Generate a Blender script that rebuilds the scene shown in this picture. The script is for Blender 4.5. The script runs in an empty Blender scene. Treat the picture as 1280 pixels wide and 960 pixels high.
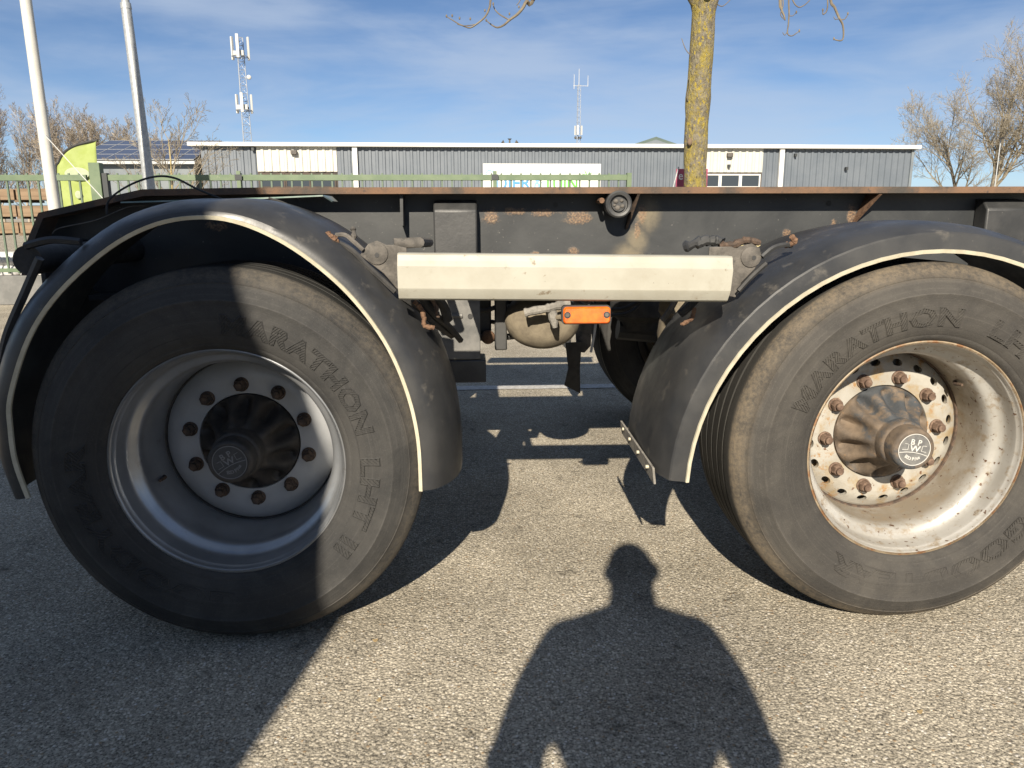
import bpy, bmesh, math, random
from mathutils import Vector, Matrix
R = math.radians; PI = math.pi
sc = bpy.context.scene
COL = sc.collection

# ------------------------------------------------------------------ camera
cam_d = bpy.data.cameras.new('camera'); cam = bpy.data.objects.new('camera', cam_d); COL.objects.link(cam)
yaw, pit, rol = 0.0517, 0.2164, -0.0032
fw = Vector((math.sin(yaw)*math.cos(pit), math.cos(yaw)*math.cos(pit), -math.sin(pit)))
rt = Vector((math.cos(yaw), -math.sin(yaw), 0)); up = rt.cross(fw)
r2 = rt*math.cos(rol)+up*math.sin(rol); u2 = -rt*math.sin(rol)+up*math.cos(rol)
CAM = Vector((0.637, -1.909, 1.127))
cam.matrix_world = Matrix(((r2.x, u2.x, -fw.x, CAM.x), (r2.y, u2.y, -fw.y, CAM.y), (r2.z, u2.z, -fw.z, CAM.z), (0, 0, 0, 1)))
cam_d.sensor_width = 36; cam_d.lens = 950/1280*36; cam_d.clip_end = 3000; cam_d.clip_start = 0.02
sc.camera = cam
# ------------------------------------------------------------------ sky and sun
LIGHT = Vector((0.315, 1.66, -1.0)).normalized()
w = bpy.data.worlds.new('World'); sc.world = w; w.use_nodes = True
wn = w.node_tree; wn.nodes.clear(); WL = wn.links.new
sky = wn.nodes.new('ShaderNodeTexSky'); sky.sky_type = 'NISHITA'; sky.sun_disc = False
sky.sun_elevation = R(30.6); sky.sun_rotation = math.atan2(-LIGHT.x, -LIGHT.y)
sky.air_density = 0.70; sky.dust_density = 0.05; sky.ozone_density = 4.0
tc = wn.nodes.new('ShaderNodeTexCoord')
def wnoise(scale, stretch, det, dist, rot=0.0):
    mp = wn.nodes.new('ShaderNodeMapping'); mp.inputs['Scale'].default_value = stretch
    mp.inputs['Rotation'].default_value = (0, rot, 0.4)
    nz = wn.nodes.new('ShaderNodeTexNoise'); nz.inputs['Scale'].default_value = scale
    nz.inputs['Detail'].default_value = det; nz.inputs['Distortion'].default_value = dist
    nz.inputs['Roughness'].default_value = 0.55
    WL(tc.outputs['Generated'], mp.inputs[0]); WL(mp.outputs[0], nz.inputs['Vector']); return nz.outputs['Fac']
n1 = wnoise(1.6, (1, 1, 5.0), 7, 0.5, 0.16); n2 = wnoise(4.5, (1, 1.2, 5.5), 6, 0.4, -0.1)
add = wn.nodes.new('ShaderNodeMath'); add.operation = 'MULTIPLY_ADD'
WL(n2, add.inputs[0]); add.inputs[1].default_value = 0.45; WL(n1, add.inputs[2])
mr = wn.nodes.new('ShaderNodeMapRange'); mr.inputs['From Min'].default_value = 0.58; mr.inputs['From Max'].default_value = 0.95
mr.inputs['To Max'].default_value = 0.62; mr.interpolation_type = 'SMOOTHSTEP'; WL(add.outputs[0], mr.inputs[0])
mx = wn.nodes.new('ShaderNodeMix'); mx.data_type = 'RGBA'
WL(mr.outputs[0], mx.inputs[0]); WL(sky.outputs[0], mx.inputs[6]); mx.inputs[7].default_value = (5.4, 6.4, 8.0, 1)
bg = wn.nodes.new('ShaderNodeBackground'); bg.inputs[1].default_value = 0.05
WL(mx.outputs[2], bg.inputs[0]); wo = wn.nodes.new('ShaderNodeOutputWorld'); WL(bg.outputs[0], wo.inputs[0])
sd = bpy.data.lights.new('sun', 'SUN'); sd.energy = 5.0; sd.angle = R(0.53); sd.color = (1.0, 0.90, 0.745)
sun = bpy.data.objects.new('sun', sd); COL.objects.link(sun)
sun.rotation_euler = LIGHT.to_track_quat('-Z', 'Y').to_euler(); sun.location = (-3, -12, 9)
sc.view_settings.view_transform = 'Standard'; sc.view_settings.look = 'None'
sc.view_settings.exposure = 0.95; sc.view_settings.gamma = 1.0; sc.view_settings.use_curve_mapping = False
sc.render.resolution_x = 1024; sc.render.resolution_y = 768

# ------------------------------------------------------------------ materials
def nodes_of(name):
    m = bpy.data.materials.new(name); m.use_nodes = True
    nt = m.node_tree; return m, nt, nt.nodes['Principled BSDF'], nt.links.new
def c4(c): return (c[0], c[1], c[2], 1) if not isinstance(c, (int, float)) else (c, c, c, 1)
def noise(nt, src, scale, det=6, rough=0.6, dist=0.0):
    n = nt.nodes.new('ShaderNodeTexNoise'); n.inputs['Scale'].default_value = scale
    n.inputs['Detail'].default_value = det; n.inputs['Roughness'].default_value = rough; n.inputs['Distortion'].default_value = dist
    nt.links.new(src, n.inputs['Vector']); return n.outputs['Fac']
def mapr(nt, src, a, b, lo=0.0, hi=1.0, smooth=True):
    n = nt.nodes.new('ShaderNodeMapRange'); n.inputs[1].default_value = a; n.inputs[2].default_value = b
    n.inputs[3].default_value = lo; n.inputs[4].default_value = hi
    if smooth: n.interpolation_type = 'SMOOTHSTEP'
    nt.links.new(src, n.inputs[0]); return n.outputs[0]
def math_(nt, op, a, b=None):
    n = nt.nodes.new('ShaderNodeMath'); n.operation = op
    for i, x in enumerate((a, b)):
        if x is None: continue
        if isinstance(x, (int, float)): n.inputs[i].default_value = x
        else: nt.links.new(x, n.inputs[i])
    return n.outputs[0]
def mixc(nt, f, a, b):
    n = nt.nodes.new('ShaderNodeMix'); n.data_type = 'RGBA'
    for i, x in ((0, f), (6, a), (7, b)):
        if isinstance(x, (int, float)): n.inputs[i].default_value = x if i == 0 else c4(x)
        elif isinstance(x, tuple): n.inputs[i].default_value = c4(x)
        else: nt.links.new(x, n.inputs[i])
    return n.outputs[2]
def bumpn(nt, h, strength, dist, normal=None):
    b = nt.nodes.new('ShaderNodeBump'); b.inputs['Strength'].default_value = strength; b.inputs['Distance'].default_value = dist
    nt.links.new(h, b.inputs['Height'])
    if normal is not None: nt.links.new(normal, b.inputs['Normal'])
    return b.outputs[0]
def coord(nt, which='Object'):
    t = nt.nodes.new('ShaderNodeTexCoord'); return t.outputs[which]
MAT = {}
def mk(name, c1, c2=None, scale=8, lo=0.35, hi=0.65, rough=0.6, rvar=0.0, bump=0.0, bscale=60, bdist=0.004, metal=0.0, layers=(), spec=0.5, stretch=None, alpha=None):
    m, nt, bs, lk = nodes_of(name)
    v = coord(nt)
    if stretch:
        mp = nt.nodes.new('ShaderNodeMapping'); mp.inputs['Scale'].default_value = stretch; lk(v, mp.inputs[0]); v = mp.outputs[0]
    col = c1
    if c2 is not None: col = mixc(nt, mapr(nt, noise(nt, v, scale), lo, hi), c1, c2)
    for (c, s, a, b) in layers: col = mixc(nt, mapr(nt, noise(nt, v, s, 8, 0.65), a, b), col, c)
    if isinstance(col, tuple): bs.inputs['Base Color'].default_value = c4(col)
    else: lk(col, bs.inputs['Base Color'])
    bs.inputs['Roughness'].default_value = rough; bs.inputs['Metallic'].default_value = metal
    bs.inputs['Specular IOR Level'].default_value = spec
    if rvar: lk(mapr(nt, noise(nt, v, 12), 0.3, 0.7, rough-rvar, rough+rvar), bs.inputs['Roughness'])
    if bump: lk(bumpn(nt, noise(nt, v, bscale, 8, 0.65), bump, bdist), bs.inputs['Normal'])
    MAT[name] = m; return m

def asphalt():
    m, nt, bs, lk = nodes_of('asphalt'); v = coord(nt)
    nz = nt.nodes.new('ShaderNodeTexNoise'); nz.inputs['Scale'].default_value = 55; nz.inputs['Detail'].default_value = 3; lk(v, nz.inputs['Vector'])
    wv = nt.nodes.new('ShaderNodeVectorMath'); wv.operation = 'MULTIPLY_ADD'; lk(nz.outputs['Color'], wv.inputs[0]); wv.inputs[1].default_value = (0.006, 0.006, 0); lk(v, wv.inputs[2])
    def vor(scale, feat='F1'):
        n = nt.nodes.new('ShaderNodeTexVoronoi'); n.feature = feat; n.inputs['Scale'].default_value = scale; lk(wv.outputs[0], n.inputs['Vector']); return n
    a = vor(122); b = vor(285)
    sep = nt.nodes.new('ShaderNodeSeparateColor'); lk(a.outputs['Color'], sep.inputs[0])
    sep2 = nt.nodes.new('ShaderNodeSeparateColor'); lk(b.outputs['Color'], sep2.inputs[0])
    stone = mixc(nt, mapr(nt, sep.outputs[0], 0.0, 1.0, smooth=False), (0.15, 0.132, 0.10), (0.60, 0.54, 0.43))
    stone = mixc(nt, mapr(nt, sep.outputs[1], 0.93, 0.97), stone, (0.60, 0.56, 0.50))
    stone = mixc(nt, mapr(nt, sep.outputs[2], 0.975, 0.985), stone, (0.30, 0.22, 0.14))
    fine = mixc(nt, mapr(nt, sep2.outputs[0], 0, 1, smooth=False), (0.14, 0.125, 0.098), (0.46, 0.41, 0.325))
    edge = mapr(nt, a.outputs['Distance'], 0.25, 0.62)
    col = mixc(nt, edge, stone, fine)
    pit = mapr(nt, noise(nt, v, 125, 4, 0.65), 0.58, 0.66)
    col = mixc(nt, math_(nt, 'MULTIPLY', pit, 0.95), col, (0.05, 0.046, 0.04))
    blot = mapr(nt, noise(nt, v, 1.7, 7, 0.62), 0.36, 0.66, 0.88, 1.2)
    blot3 = mapr(nt, noise(nt, v, 0.55, 5, 0.6, 0.6), 0.55, 0.72, 1.0, 0.74)
    blot2 = mapr(nt, noise(nt, v, 9, 6, 0.7), 0.56, 0.72, 1.0, 0.52)
    mul = nt.nodes.new('ShaderNodeMix'); mul.data_type = 'RGBA'; mul.blend_type = 'MULTIPLY'; mul.inputs[0].default_value = 1
    g = nt.nodes.new('ShaderNodeCombineColor'); bb = math_(nt, 'MULTIPLY', math_(nt, 'MULTIPLY', blot, blot3), blot2)
    for i in range(3): lk(bb, g.inputs[i])
    lk(col, mul.inputs[6]); lk(g.outputs[0], mul.inputs[7]); lk(mul.outputs[2], bs.inputs['Base Color'])
    h = math_(nt, 'SUBTRACT', math_(nt, 'MULTIPLY', sep.outputs[1], 0.5), math_(nt, 'MULTIPLY', a.outputs['Distance'], 1.0))
    h = math_(nt, 'SUBTRACT', h, math_(nt, 'MULTIPLY', pit, 0.8))
    h = math_(nt, 'ADD', h, math_(nt, 'MULTIPLY', noise(nt, v, 420, 3), 0.5))
    lk(bumpn(nt, h, 0.62, 0.0055), bs.inputs['Normal'])
    bs.inputs['Roughness'].default_value = 0.85; bs.inputs['Specular IOR Level'].default_value = 0.15
    MAT['asphalt'] = m
asphalt()

def tyre_mat(name, base, dusty, dust, amount, shade_lo):
    m, nt, bs, lk = nodes_of(name); v = coord(nt)
    s = nt.nodes.new('ShaderNodeSeparateXYZ'); lk(v, s.inputs[0])
    r = math_(nt, 'SQRT', math_(nt, 'ADD', math_(nt, 'MULTIPLY', s.outputs[0], s.outputs[0]), math_(nt, 'MULTIPLY', s.outputs[2], s.outputs[2])))
    n1 = noise(nt, v, 5, 9, 0.72, 0.3); n2 = noise(nt, v, 75, 6, 0.75)
    col = mixc(nt, mapr(nt, n1, 0.3, 0.7), base, dusty)
    # concentric scuff lines in the rubber
    cv = nt.nodes.new('ShaderNodeCombineXYZ'); lk(math_(nt, 'MULTIPLY', r, 95), cv.inputs[0]); lk(math_(nt, 'MULTIPLY', n1, 2.2), cv.inputs[1])
    rings = noise(nt, cv.outputs[0], 1.0, 4, 0.7)
    col = mixc(nt, mapr(nt, rings, 0.52, 0.75, 0, 0.55), col, tuple(x*1.5 for x in dusty))
    col = mixc(nt, mapr(nt, rings, 0.45, 0.28, 0, 0.5), col, tuple(x*0.6 for x in base))
    # dried mud on the shoulder
    sh = math_(nt, 'MULTIPLY', mapr(nt, r, 0.452, 0.492), mapr(nt, math_(nt, 'ADD', math_(nt, 'MULTIPLY', n1, 0.55), math_(nt, 'MULTIPLY', n2, 0.9)), 0.50, 0.95))
    onside = mapr(nt, s.outputs[1], 0.045, 0.028)
    sh = math_(nt, 'MULTIPLY', math_(nt, 'MULTIPLY', sh, onside), amount)
    col = mixc(nt, sh, col, dust)
    # worn tread is blacker, its groove lips hold pale dust
    tread = mapr(nt, s.outputs[1], 0.03, 0.05)
    outer = math_(nt, 'MULTIPLY', tread, mapr(nt, r, 0.47, 0.5))
    col = mixc(nt, math_(nt, 'MULTIPLY', outer, 0.7), col, (0.022, 0.022, 0.021))
    gl = math_(nt, 'PINGPONG', math_(nt, 'SUBTRACT', s.outputs[1], 0.0795), 0.024)
    line = math_(nt, 'MULTIPLY', outer, mapr(nt, gl, 0.0022, 0.0010))
    line = math_(nt, 'MULTIPLY', line, mapr(nt, n1, 0.3, 0.6, 0.4, 1.0))
    col = mixc(nt, line, col, (0.42, 0.38, 0.30))
    col = mixc(nt, mapr(nt, n2, 0.70, 0.80, 0, 0.5), col, dust)
    lk(col, bs.inputs['Base Color']); bs.inputs['Roughness'].default_value = 0.75; bs.inputs['Specular IOR Level'].default_value = 0.22
    h = math_(nt, 'ADD', math_(nt, 'MULTIPLY', rings, 0.8), math_(nt, 'MULTIPLY', noise(nt, v, 220, 6, 0.75), 0.9))
    col2 = noise(nt, v, 260, 4, 0.8)
    lk(mixc(nt, mapr(nt, col2, 0.56, 0.74, 0, 0.45), col, tuple(x*2.1 for x in dusty)), bs.inputs['Base Color'])
    lk(bumpn(nt, h, 0.55, 0.0024), bs.inputs['Normal']); MAT[name] = m
tyre_mat('rubber_dark', (0.027, 0.027, 0.027), (0.052, 0.050, 0.047), (0.14, 0.118, 0.088), 0.5, 0)
tyre_mat('rubber_dusty', (0.036, 0.034, 0.032), (0.066, 0.061, 0.054), (0.165, 0.132, 0.092), 0.85, 0)

def web_mat():
    m, nt, bs, lk = nodes_of('chassis_paint'); v = coord(nt)
    s = nt.nodes.new('ShaderNodeSeparateXYZ'); lk(v, s.inputs[0]); X, Z = s.outputs[0], s.outputs[2]
    n = noise(nt, v, 30, 8, 0.68); big = noise(nt, v, 4, 6, 0.6, 0.4)
    col = mixc(nt, mapr(nt, big, 0.3, 0.7), (0.017, 0.019, 0.021), (0.038, 0.040, 0.041))
    col = mixc(nt, mapr(nt, noise(nt, v, 85, 6, 0.6), 0.66, 0.74, 0, 0.6), col, (0.22, 0.21, 0.19))
    def blob(x, z, sx, sz):
        a = math_(nt, 'POWER', math_(nt, 'DIVIDE', math_(nt, 'SUBTRACT', X, x), sx), 2.0); a = math_(nt, 'ABSOLUTE', a)
        b = math_(nt, 'POWER', math_(nt, 'DIVIDE', math_(nt, 'SUBTRACT', Z, z), sz), 2.0)
        return math_(nt, 'EXPONENT', math_(nt, 'MULTIPLY', math_(nt, 'ADD', a, b), -1.0))
    # pale mineral wash running down from the twist lock
    wash = None
    for q in ((1.20, 1.05, 0.045, 0.06), (1.235, 1.13, 0.05, 0.07), (1.17, 1.0, 0.06, 0.05)):
        b = blob(*q); wash = b if wash is None else math_(nt, 'MAXIMUM', wash, b)
    col = mixc(nt, math_(nt, 'MULTIPLY', mapr(nt, math_(nt, 'MULTIPLY', wash, math_(nt, 'ADD', big, n)), 0.25, 1.0), 0.62), col, (0.20, 0.165, 0.105))
    rust = None
    for q in ((0.70, 1.13, 0.035, 0.035), (0.78, 1.145, 0.05, 0.016), (0.88, 1.14, 0.06, 0.018), (1.0, 1.125, 0.06, 0.03), (1.215, 1.135, 0.022, 0.05), (1.2, 1.08, 0.014, 0.04),
              (0.85, 1.005, 0.02, 0.012), (0.985, 1.012, 0.026, 0.018), (1.94, 1.13, 0.02, 0.05), (1.88, 1.09, 0.014, 0.035), (1.72, 1.07, 0.02, 0.02), (2.3, 1.05, 0.05, 0.02), (-0.2, 1.1, 0.05, 0.02)):
        b = blob(*q); rust = b if rust is None else math_(nt, 'MAXIMUM', rust, b)
    rm = mapr(nt, math_(nt, 'ADD', math_(nt, 'MULTIPLY', rust, 0.55), n), 0.74, 1.0)
    rc = mixc(nt, mapr(nt, noise(nt, v, 120, 5), 0.35, 0.65), (0.115, 0.065, 0.038), (0.25, 0.165, 0.095))
    col = mixc(nt, math_(nt, 'MULTIPLY', rm, math_(nt, 'ADD', 0.25, mapr(nt, noise(nt, v, 170, 4, 0.7), 0.4, 0.6, 0, 0.75))), col, rc)
    lk(col, bs.inputs['Base Color']); bs.inputs['Roughness'].default_value = 0.52
    lk(bumpn(nt, math_(nt, 'ADD', n, rm), 0.25, 0.002), bs.inputs['Normal']); MAT['chassis_paint'] = m
web_mat()
mk('black_paint', (0.022, 0.023, 0.025), (0.048, 0.048, 0.047), 9, rough=0.5, bump=0.15, layers=[((0.16, 0.14, 0.11), 70, 0.68, 0.76)])
mk('flange_rust', (0.050, 0.044, 0.038), (0.15, 0.086, 0.050), 7, rough=0.85, bump=0.5, bscale=120, layers=[((0.42, 0.36, 0.28), 90, 0.68, 0.76), ((0.05, 0.04, 0.036), 30, 0.58, 0.7)])
mk('rust', (0.09, 0.048, 0.029), (0.17, 0.098, 0.056), 60, rough=0.9, bump=0.6, bscale=200, bdist=0.002)
mk('rust_dark', (0.042, 0.030, 0.023), (0.095, 0.062, 0.042), 60, rough=0.85, bump=0.5, bscale=200, bdist=0.002)
mk('nut_rust', (0.085, 0.052, 0.036), (0.165, 0.11, 0.078), 70, rough=0.85, bump=0.5, bscale=220, bdist=0.002)
mk('dusty_steel', (0.058, 0.053, 0.047), (0.12, 0.108, 0.094), 24, rough=0.8, bump=0.7, bscale=150, bdist=0.002, layers=[((0.05, 0.048, 0.045), 35, 0.56, 0.66)])
mk('hanger_paint', (0.085, 0.085, 0.082), (0.16, 0.155, 0.145), 11, rough=0.62, bump=0.2, layers=[((0.25, 0.235, 0.21), 60, 0.66, 0.76)])
mk('post_paint', (0.022, 0.023, 0.024), (0.040, 0.040, 0.040), 9, rough=0.5, bump=0.2, layers=[((0.2, 0.19, 0.17), 90, 0.68, 0.75)])
mk('mudguard_plastic', (0.023, 0.024, 0.026), (0.040, 0.040, 0.040), 5, rough=0.42, rvar=0.08, bump=0.12, bscale=180, bdist=0.001, layers=[((0.115, 0.105, 0.09), 16, 0.56, 0.80), ((0.17, 0.16, 0.14), 90, 0.69, 0.78)])
mk('trim_cream', (0.50, 0.465, 0.36), (0.42, 0.385, 0.29), 30, rough=0.5, layers=[((0.30, 0.27, 0.2), 60, 0.64, 0.74)])
mk('guard_cream', (0.345, 0.335, 0.285), (0.305, 0.29, 0.24), 7, rough=0.48, bump=0.22, bscale=9, layers=[((0.24, 0.215, 0.165), 10, 0.56, 0.80), ((0.19, 0.155, 0.11), 45, 0.62, 0.72), ((0.10, 0.09, 0.075), 75, 0.70, 0.73), ((0.22, 0.19, 0.14), 28, 0.70, 0.76)])
mk('silver_paint', (0.36, 0.37, 0.385), (0.28, 0.29, 0.30), 6, rough=0.30, metal=0.6, bump=0.05, layers=[((0.20, 0.185, 0.165), 18, 0.6, 0.78)])
mk('silver_disc', (0.36, 0.37, 0.385), (0.30, 0.308, 0.315), 7, rough=0.5, metal=0.2, layers=[((0.36, 0.33, 0.28), 40, 0.66, 0.78)])
def white_rim():
    m, nt, bs, lk = nodes_of('white_rim'); v = coord(nt); p_ = nt.nodes.new('ShaderNodeSeparateXYZ'); lk(v, p_.inputs[0])
    a = noise(nt, v, 6, 8, 0.65); b = noise(nt, v, 34, 8, 0.7); c = noise(nt, v, 60, 6, 0.6)
    col = mixc(nt, mapr(nt, a, 0.3, 0.7), (0.42, 0.41, 0.385), (0.34, 0.325, 0.295))
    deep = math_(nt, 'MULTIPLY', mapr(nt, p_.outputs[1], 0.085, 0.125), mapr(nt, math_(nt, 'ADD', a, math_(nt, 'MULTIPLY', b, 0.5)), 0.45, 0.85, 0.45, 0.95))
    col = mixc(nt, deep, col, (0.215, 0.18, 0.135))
    col = mixc(nt, mapr(nt, b, 0.50, 0.68, 0, 0.8), col, (0.25, 0.195, 0.13))
    col = mixc(nt, mapr(nt, c, 0.62, 0.67), col, (0.10, 0.055, 0.03))
    lk(col, bs.inputs['Base Color']); bs.inputs['Metallic'].default_value = 0.25
    lk(mapr(nt, deep, 0.0, 1.0, 0.34, 0.7), bs.inputs['Roughness']); lk(bumpn(nt, b, 0.15, 0.001), bs.inputs['Normal']); MAT['white_rim'] = m
white_rim()
mk('white_disc', (0.33, 0.315, 0.28), (0.27, 0.25, 0.212), 9, rough=0.55, bump=0.15, bscale=90, bdist=0.001, layers=[((0.27, 0.205, 0.12), 16, 0.48, 0.66), ((0.27, 0.155, 0.065), 30, 0.56, 0.66), ((0.12, 0.06, 0.03), 55, 0.62, 0.70)])
mk('hub_black', (0.020, 0.019, 0.018), (0.045, 0.038, 0.032), 24, rough=0.6, bump=0.4, bscale=70)
mk('hub_rusty', (0.075, 0.058, 0.044), (0.155, 0.115, 0.08), 14, rough=0.78, bump=0.5, bscale=80, layers=[((0.045, 0.050, 0.056), 9, 0.50, 0.62), ((0.24, 0.14, 0.07), 40, 0.62, 0.74)])
mk('cap_face', (0.036, 0.037, 0.040), (0.055, 0.055, 0.055), 40, rough=0.5)
mk('cap_face_grey', (0.10, 0.10, 0.10), (0.15, 0.148, 0.14), 60, rough=0.55)
mk('emblem_grey', (0.16, 0.16, 0.165), rough=0.5)
mk('emblem_pale', (0.50, 0.49, 0.46), rough=0.5)
mk('rim_lip', (0.19, 0.135, 0.08), (0.28, 0.225, 0.155), 20, rough=0.6, bump=0.3, bscale=120, bdist=0.002, layers=[((0.20, 0.10, 0.045), 30, 0.5, 0.62)])
mk('sand_dust', (0.20, 0.168, 0.118), (0.12, 0.10, 0.072), 16, rough=0.9, bump=0.5, bscale=160, bdist=0.002, layers=[((0.12, 0.10, 0.08), 22, 0.62, 0.75)])
mk('grey_dust', (0.235, 0.22, 0.195), (0.15, 0.14, 0.125), 40, rough=0.95, bump=0.8, bscale=140, bdist=0.004)
mk('rubber_black', (0.018, 0.018, 0.018), (0.036, 0.034, 0.032), 30, rough=0.7, bump=0.3)
mk('sticker_yellow', (0.55, 0.47, 0.24), (0.42, 0.36, 0.2), 60, rough=0.6)
mk('print_dark', (0.03, 0.03, 0.03), rough=0.7)
mk('strip_green', (0.10, 0.16, 0.13), (0.22, 0.25, 0.22), 14, rough=0.3)
mk('wire_white', (0.5, 0.5, 0.48), rough=0.5)
mk('line_paint', (0.46, 0.45, 0.43), (0.33, 0.32, 0.30), 30, rough=0.75, bump=0.4, bscale=160, layers=[((0.20, 0.185, 0.16), 110, 0.56, 0.66)])
def lens_mat():
    m, nt, bs, lk = nodes_of('amber_lens'); v = coord(nt)
    wv = nt.nodes.new('ShaderNodeTexWave'); wv.inputs['Scale'].default_value = 160; wv.bands_direction = 'Z'; lk(v, wv.inputs['Vector'])
    wx = nt.nodes.new('ShaderNodeTexWave'); wx.inputs['Scale'].default_value = 160; wx.bands_direction = 'X'; lk(v, wx.inputs['Vector'])
    h = math_(nt, 'ADD', wv.outputs['Fac'], wx.outputs['Fac'])
    n = noise(nt, v, 45, 6)
    col = mixc(nt, mapr(nt, n, 0.35, 0.65), (0.58, 0.095, 0.004), (0.66, 0.15, 0.008)); col = mixc(nt, mapr(nt, noise(nt, v, 25), 0.58, 0.75, 0, 0.6), col, (0.25, 0.09, 0.02))
    lk(col, bs.inputs['Base Color']); bs.inputs['Roughness'].default_value = 0.22; bs.inputs['Coat Weight'].default_value = 0.4
    lk(bumpn(nt, h, 0.3, 0.0012), bs.inputs['Normal']); MAT['amber_lens'] = m
lens_mat()
# background
mk('cladding_grey', (0.098, 0.115, 0.136), (0.118, 0.135, 0.156), 0.6, rough=0.5)
mk('cladding_cream', (0.47, 0.465, 0.42), (0.43, 0.425, 0.38), 0.8, rough=0.5)
mk('white_trim', (0.58, 0.58, 0.56), (0.52, 0.52, 0.50), 0.6, rough=0.5)
mk('roof_felt', (0.12, 0.12, 0.12), (0.17, 0.165, 0.16), 0.8, rough=0.9)
mk('window_glass', (0.035, 0.042, 0.05), rough=0.12)
mk('dark_interior', (0.035, 0.03, 0.026), (0.07, 0.05, 0.04), 0.7, rough=0.8)
mk('solar_cell', (0.020, 0.026, 0.055), (0.030, 0.036, 0.070), 0.8, rough=0.2)
mk('slate_blue_wall', (0.12, 0.14, 0.16), (0.16, 0.18, 0.19), 0.8, rough=0.7)
mk('gable_green', (0.055, 0.085, 0.075), (0.075, 0.105, 0.09), 0.6, rough=0.6)
mk('fence_green', (0.085, 0.125, 0.07), (0.115, 0.155, 0.09), 5, rough=0.55, layers=[((0.22, 0.24, 0.16), 30, 0.62, 0.76)])
mk('fence_bar', (0.075, 0.105, 0.075), (0.10, 0.14, 0.09), 8, rough=0.55)
mk('clamp_dark', (0.03, 0.034, 0.036), rough=0.6)
mk('plinth_concrete', (0.12, 0.12, 0.115), (0.17, 0.168, 0.16), 4, rough=0.9, bump=0.4, layers=[((0.11, 0.11, 0.10), 9, 0.58, 0.74)])
mk('pole_white', (0.52, 0.51, 0.47), (0.47, 0.46, 0.42), 6, rough=0.4)
mk('galvanised', (0.40, 0.415, 0.42), (0.31, 0.32, 0.325), 26, rough=0.5, metal=0.4, bump=0.2, layers=[((0.46, 0.47, 0.47), 60, 0.56, 0.66)])
mk('flag_lime', (0.245, 0.30, 0.075), (0.29, 0.345, 0.115), 6, rough=0.8)
mk('print_pale', (0.36, 0.40, 0.27), (0.30, 0.34, 0.22), 20, rough=0.8)
mk('banner_white', (0.58, 0.58, 0.565), rough=0.6)
mk('print_blue', (0.07, 0.24, 0.47), rough=0.6); mk('print_light_blue', (0.20, 0.42, 0.66), rough=0.6)
mk('print_green', (0.10, 0.36, 0.05), rough=0.6); mk('print_leaf', (0.22, 0.42, 0.18), rough=0.6)
mk('banner_purple', (0.22, 0.035, 0.075), (0.28, 0.05, 0.10), 5, rough=0.7)
mk('bark_lichen', (0.115, 0.10, 0.075), (0.20, 0.175, 0.13), 18, rough=0.95, bump=1.0, bscale=32, bdist=0.05, stretch=(1, 1, 0.6), layers=[((0.26, 0.205, 0.045), 7, 0.40, 0.66), ((0.33, 0.25, 0.03), 34, 0.52, 0.62), ((0.24, 0.23, 0.15), 48, 0.56, 0.66), ((0.06, 0.05, 0.038), 38, 0.62, 0.70)])
mk('twig_bark', (0.115, 0.095, 0.07), (0.17, 0.145, 0.105), 8, rough=0.9)
mk('bark_grey', (0.13, 0.11, 0.085), (0.20, 0.175, 0.135), 3, rough=0.95, bump=0.5, bscale=12)
mk('twig_tan', (0.20, 0.17, 0.125), (0.26, 0.225, 0.165), 2, rough=0.9)
mk('twig_brown', (0.27, 0.23, 0.18), (0.35, 0.30, 0.24), 1, rough=0.9)
mk('twig_yellow', (0.28, 0.22, 0.10), (0.34, 0.28, 0.15), 2, rough=0.9)
mk('mast_steel', (0.27, 0.29, 0.32), (0.22, 0.24, 0.27), 0.5, rough=0.5, metal=0.2)
mk('antenna_white', (0.46, 0.46, 0.44), rough=0.5)
mk('timber', (0.15, 0.10, 0.06), (0.23, 0.16, 0.10), 3, rough=0.85, bump=0.3, stretch=(0.3, 3, 6))
mk('timber_dark', (0.10, 0.07, 0.045), (0.16, 0.11, 0.07), 3, rough=0.9)
mk('bag_white', (0.58, 0.58, 0.56), (0.46, 0.46, 0.45), 6, rough=0.6, bump=0.5, bscale=14, bdist=0.02, layers=[((0.30, 0.31, 0.32), 9, 0.55, 0.7)])
mk('jacket', (0.03, 0.034, 0.045), (0.045, 0.05, 0.062), 30, rough=0.85, bump=0.3, bscale=300)
mk('jeans', (0.045, 0.06, 0.10), (0.065, 0.085, 0.13), 30, rough=0.9)
mk('skin', (0.42, 0.25, 0.175), (0.46, 0.29, 0.21), 40, rough=0.55)
mk('hair', (0.035, 0.025, 0.018), rough=0.8)
mk('shoe', (0.03, 0.028, 0.026), rough=0.6)
mk('phone_black', (0.015, 0.015, 0.016), rough=0.25)
mk('truck_paint', (0.045, 0.05, 0.06), (0.06, 0.065, 0.075), 1.5, rough=0.45)
mk('lamp_red', (0.35, 0.02, 0.015), rough=0.25)

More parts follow.
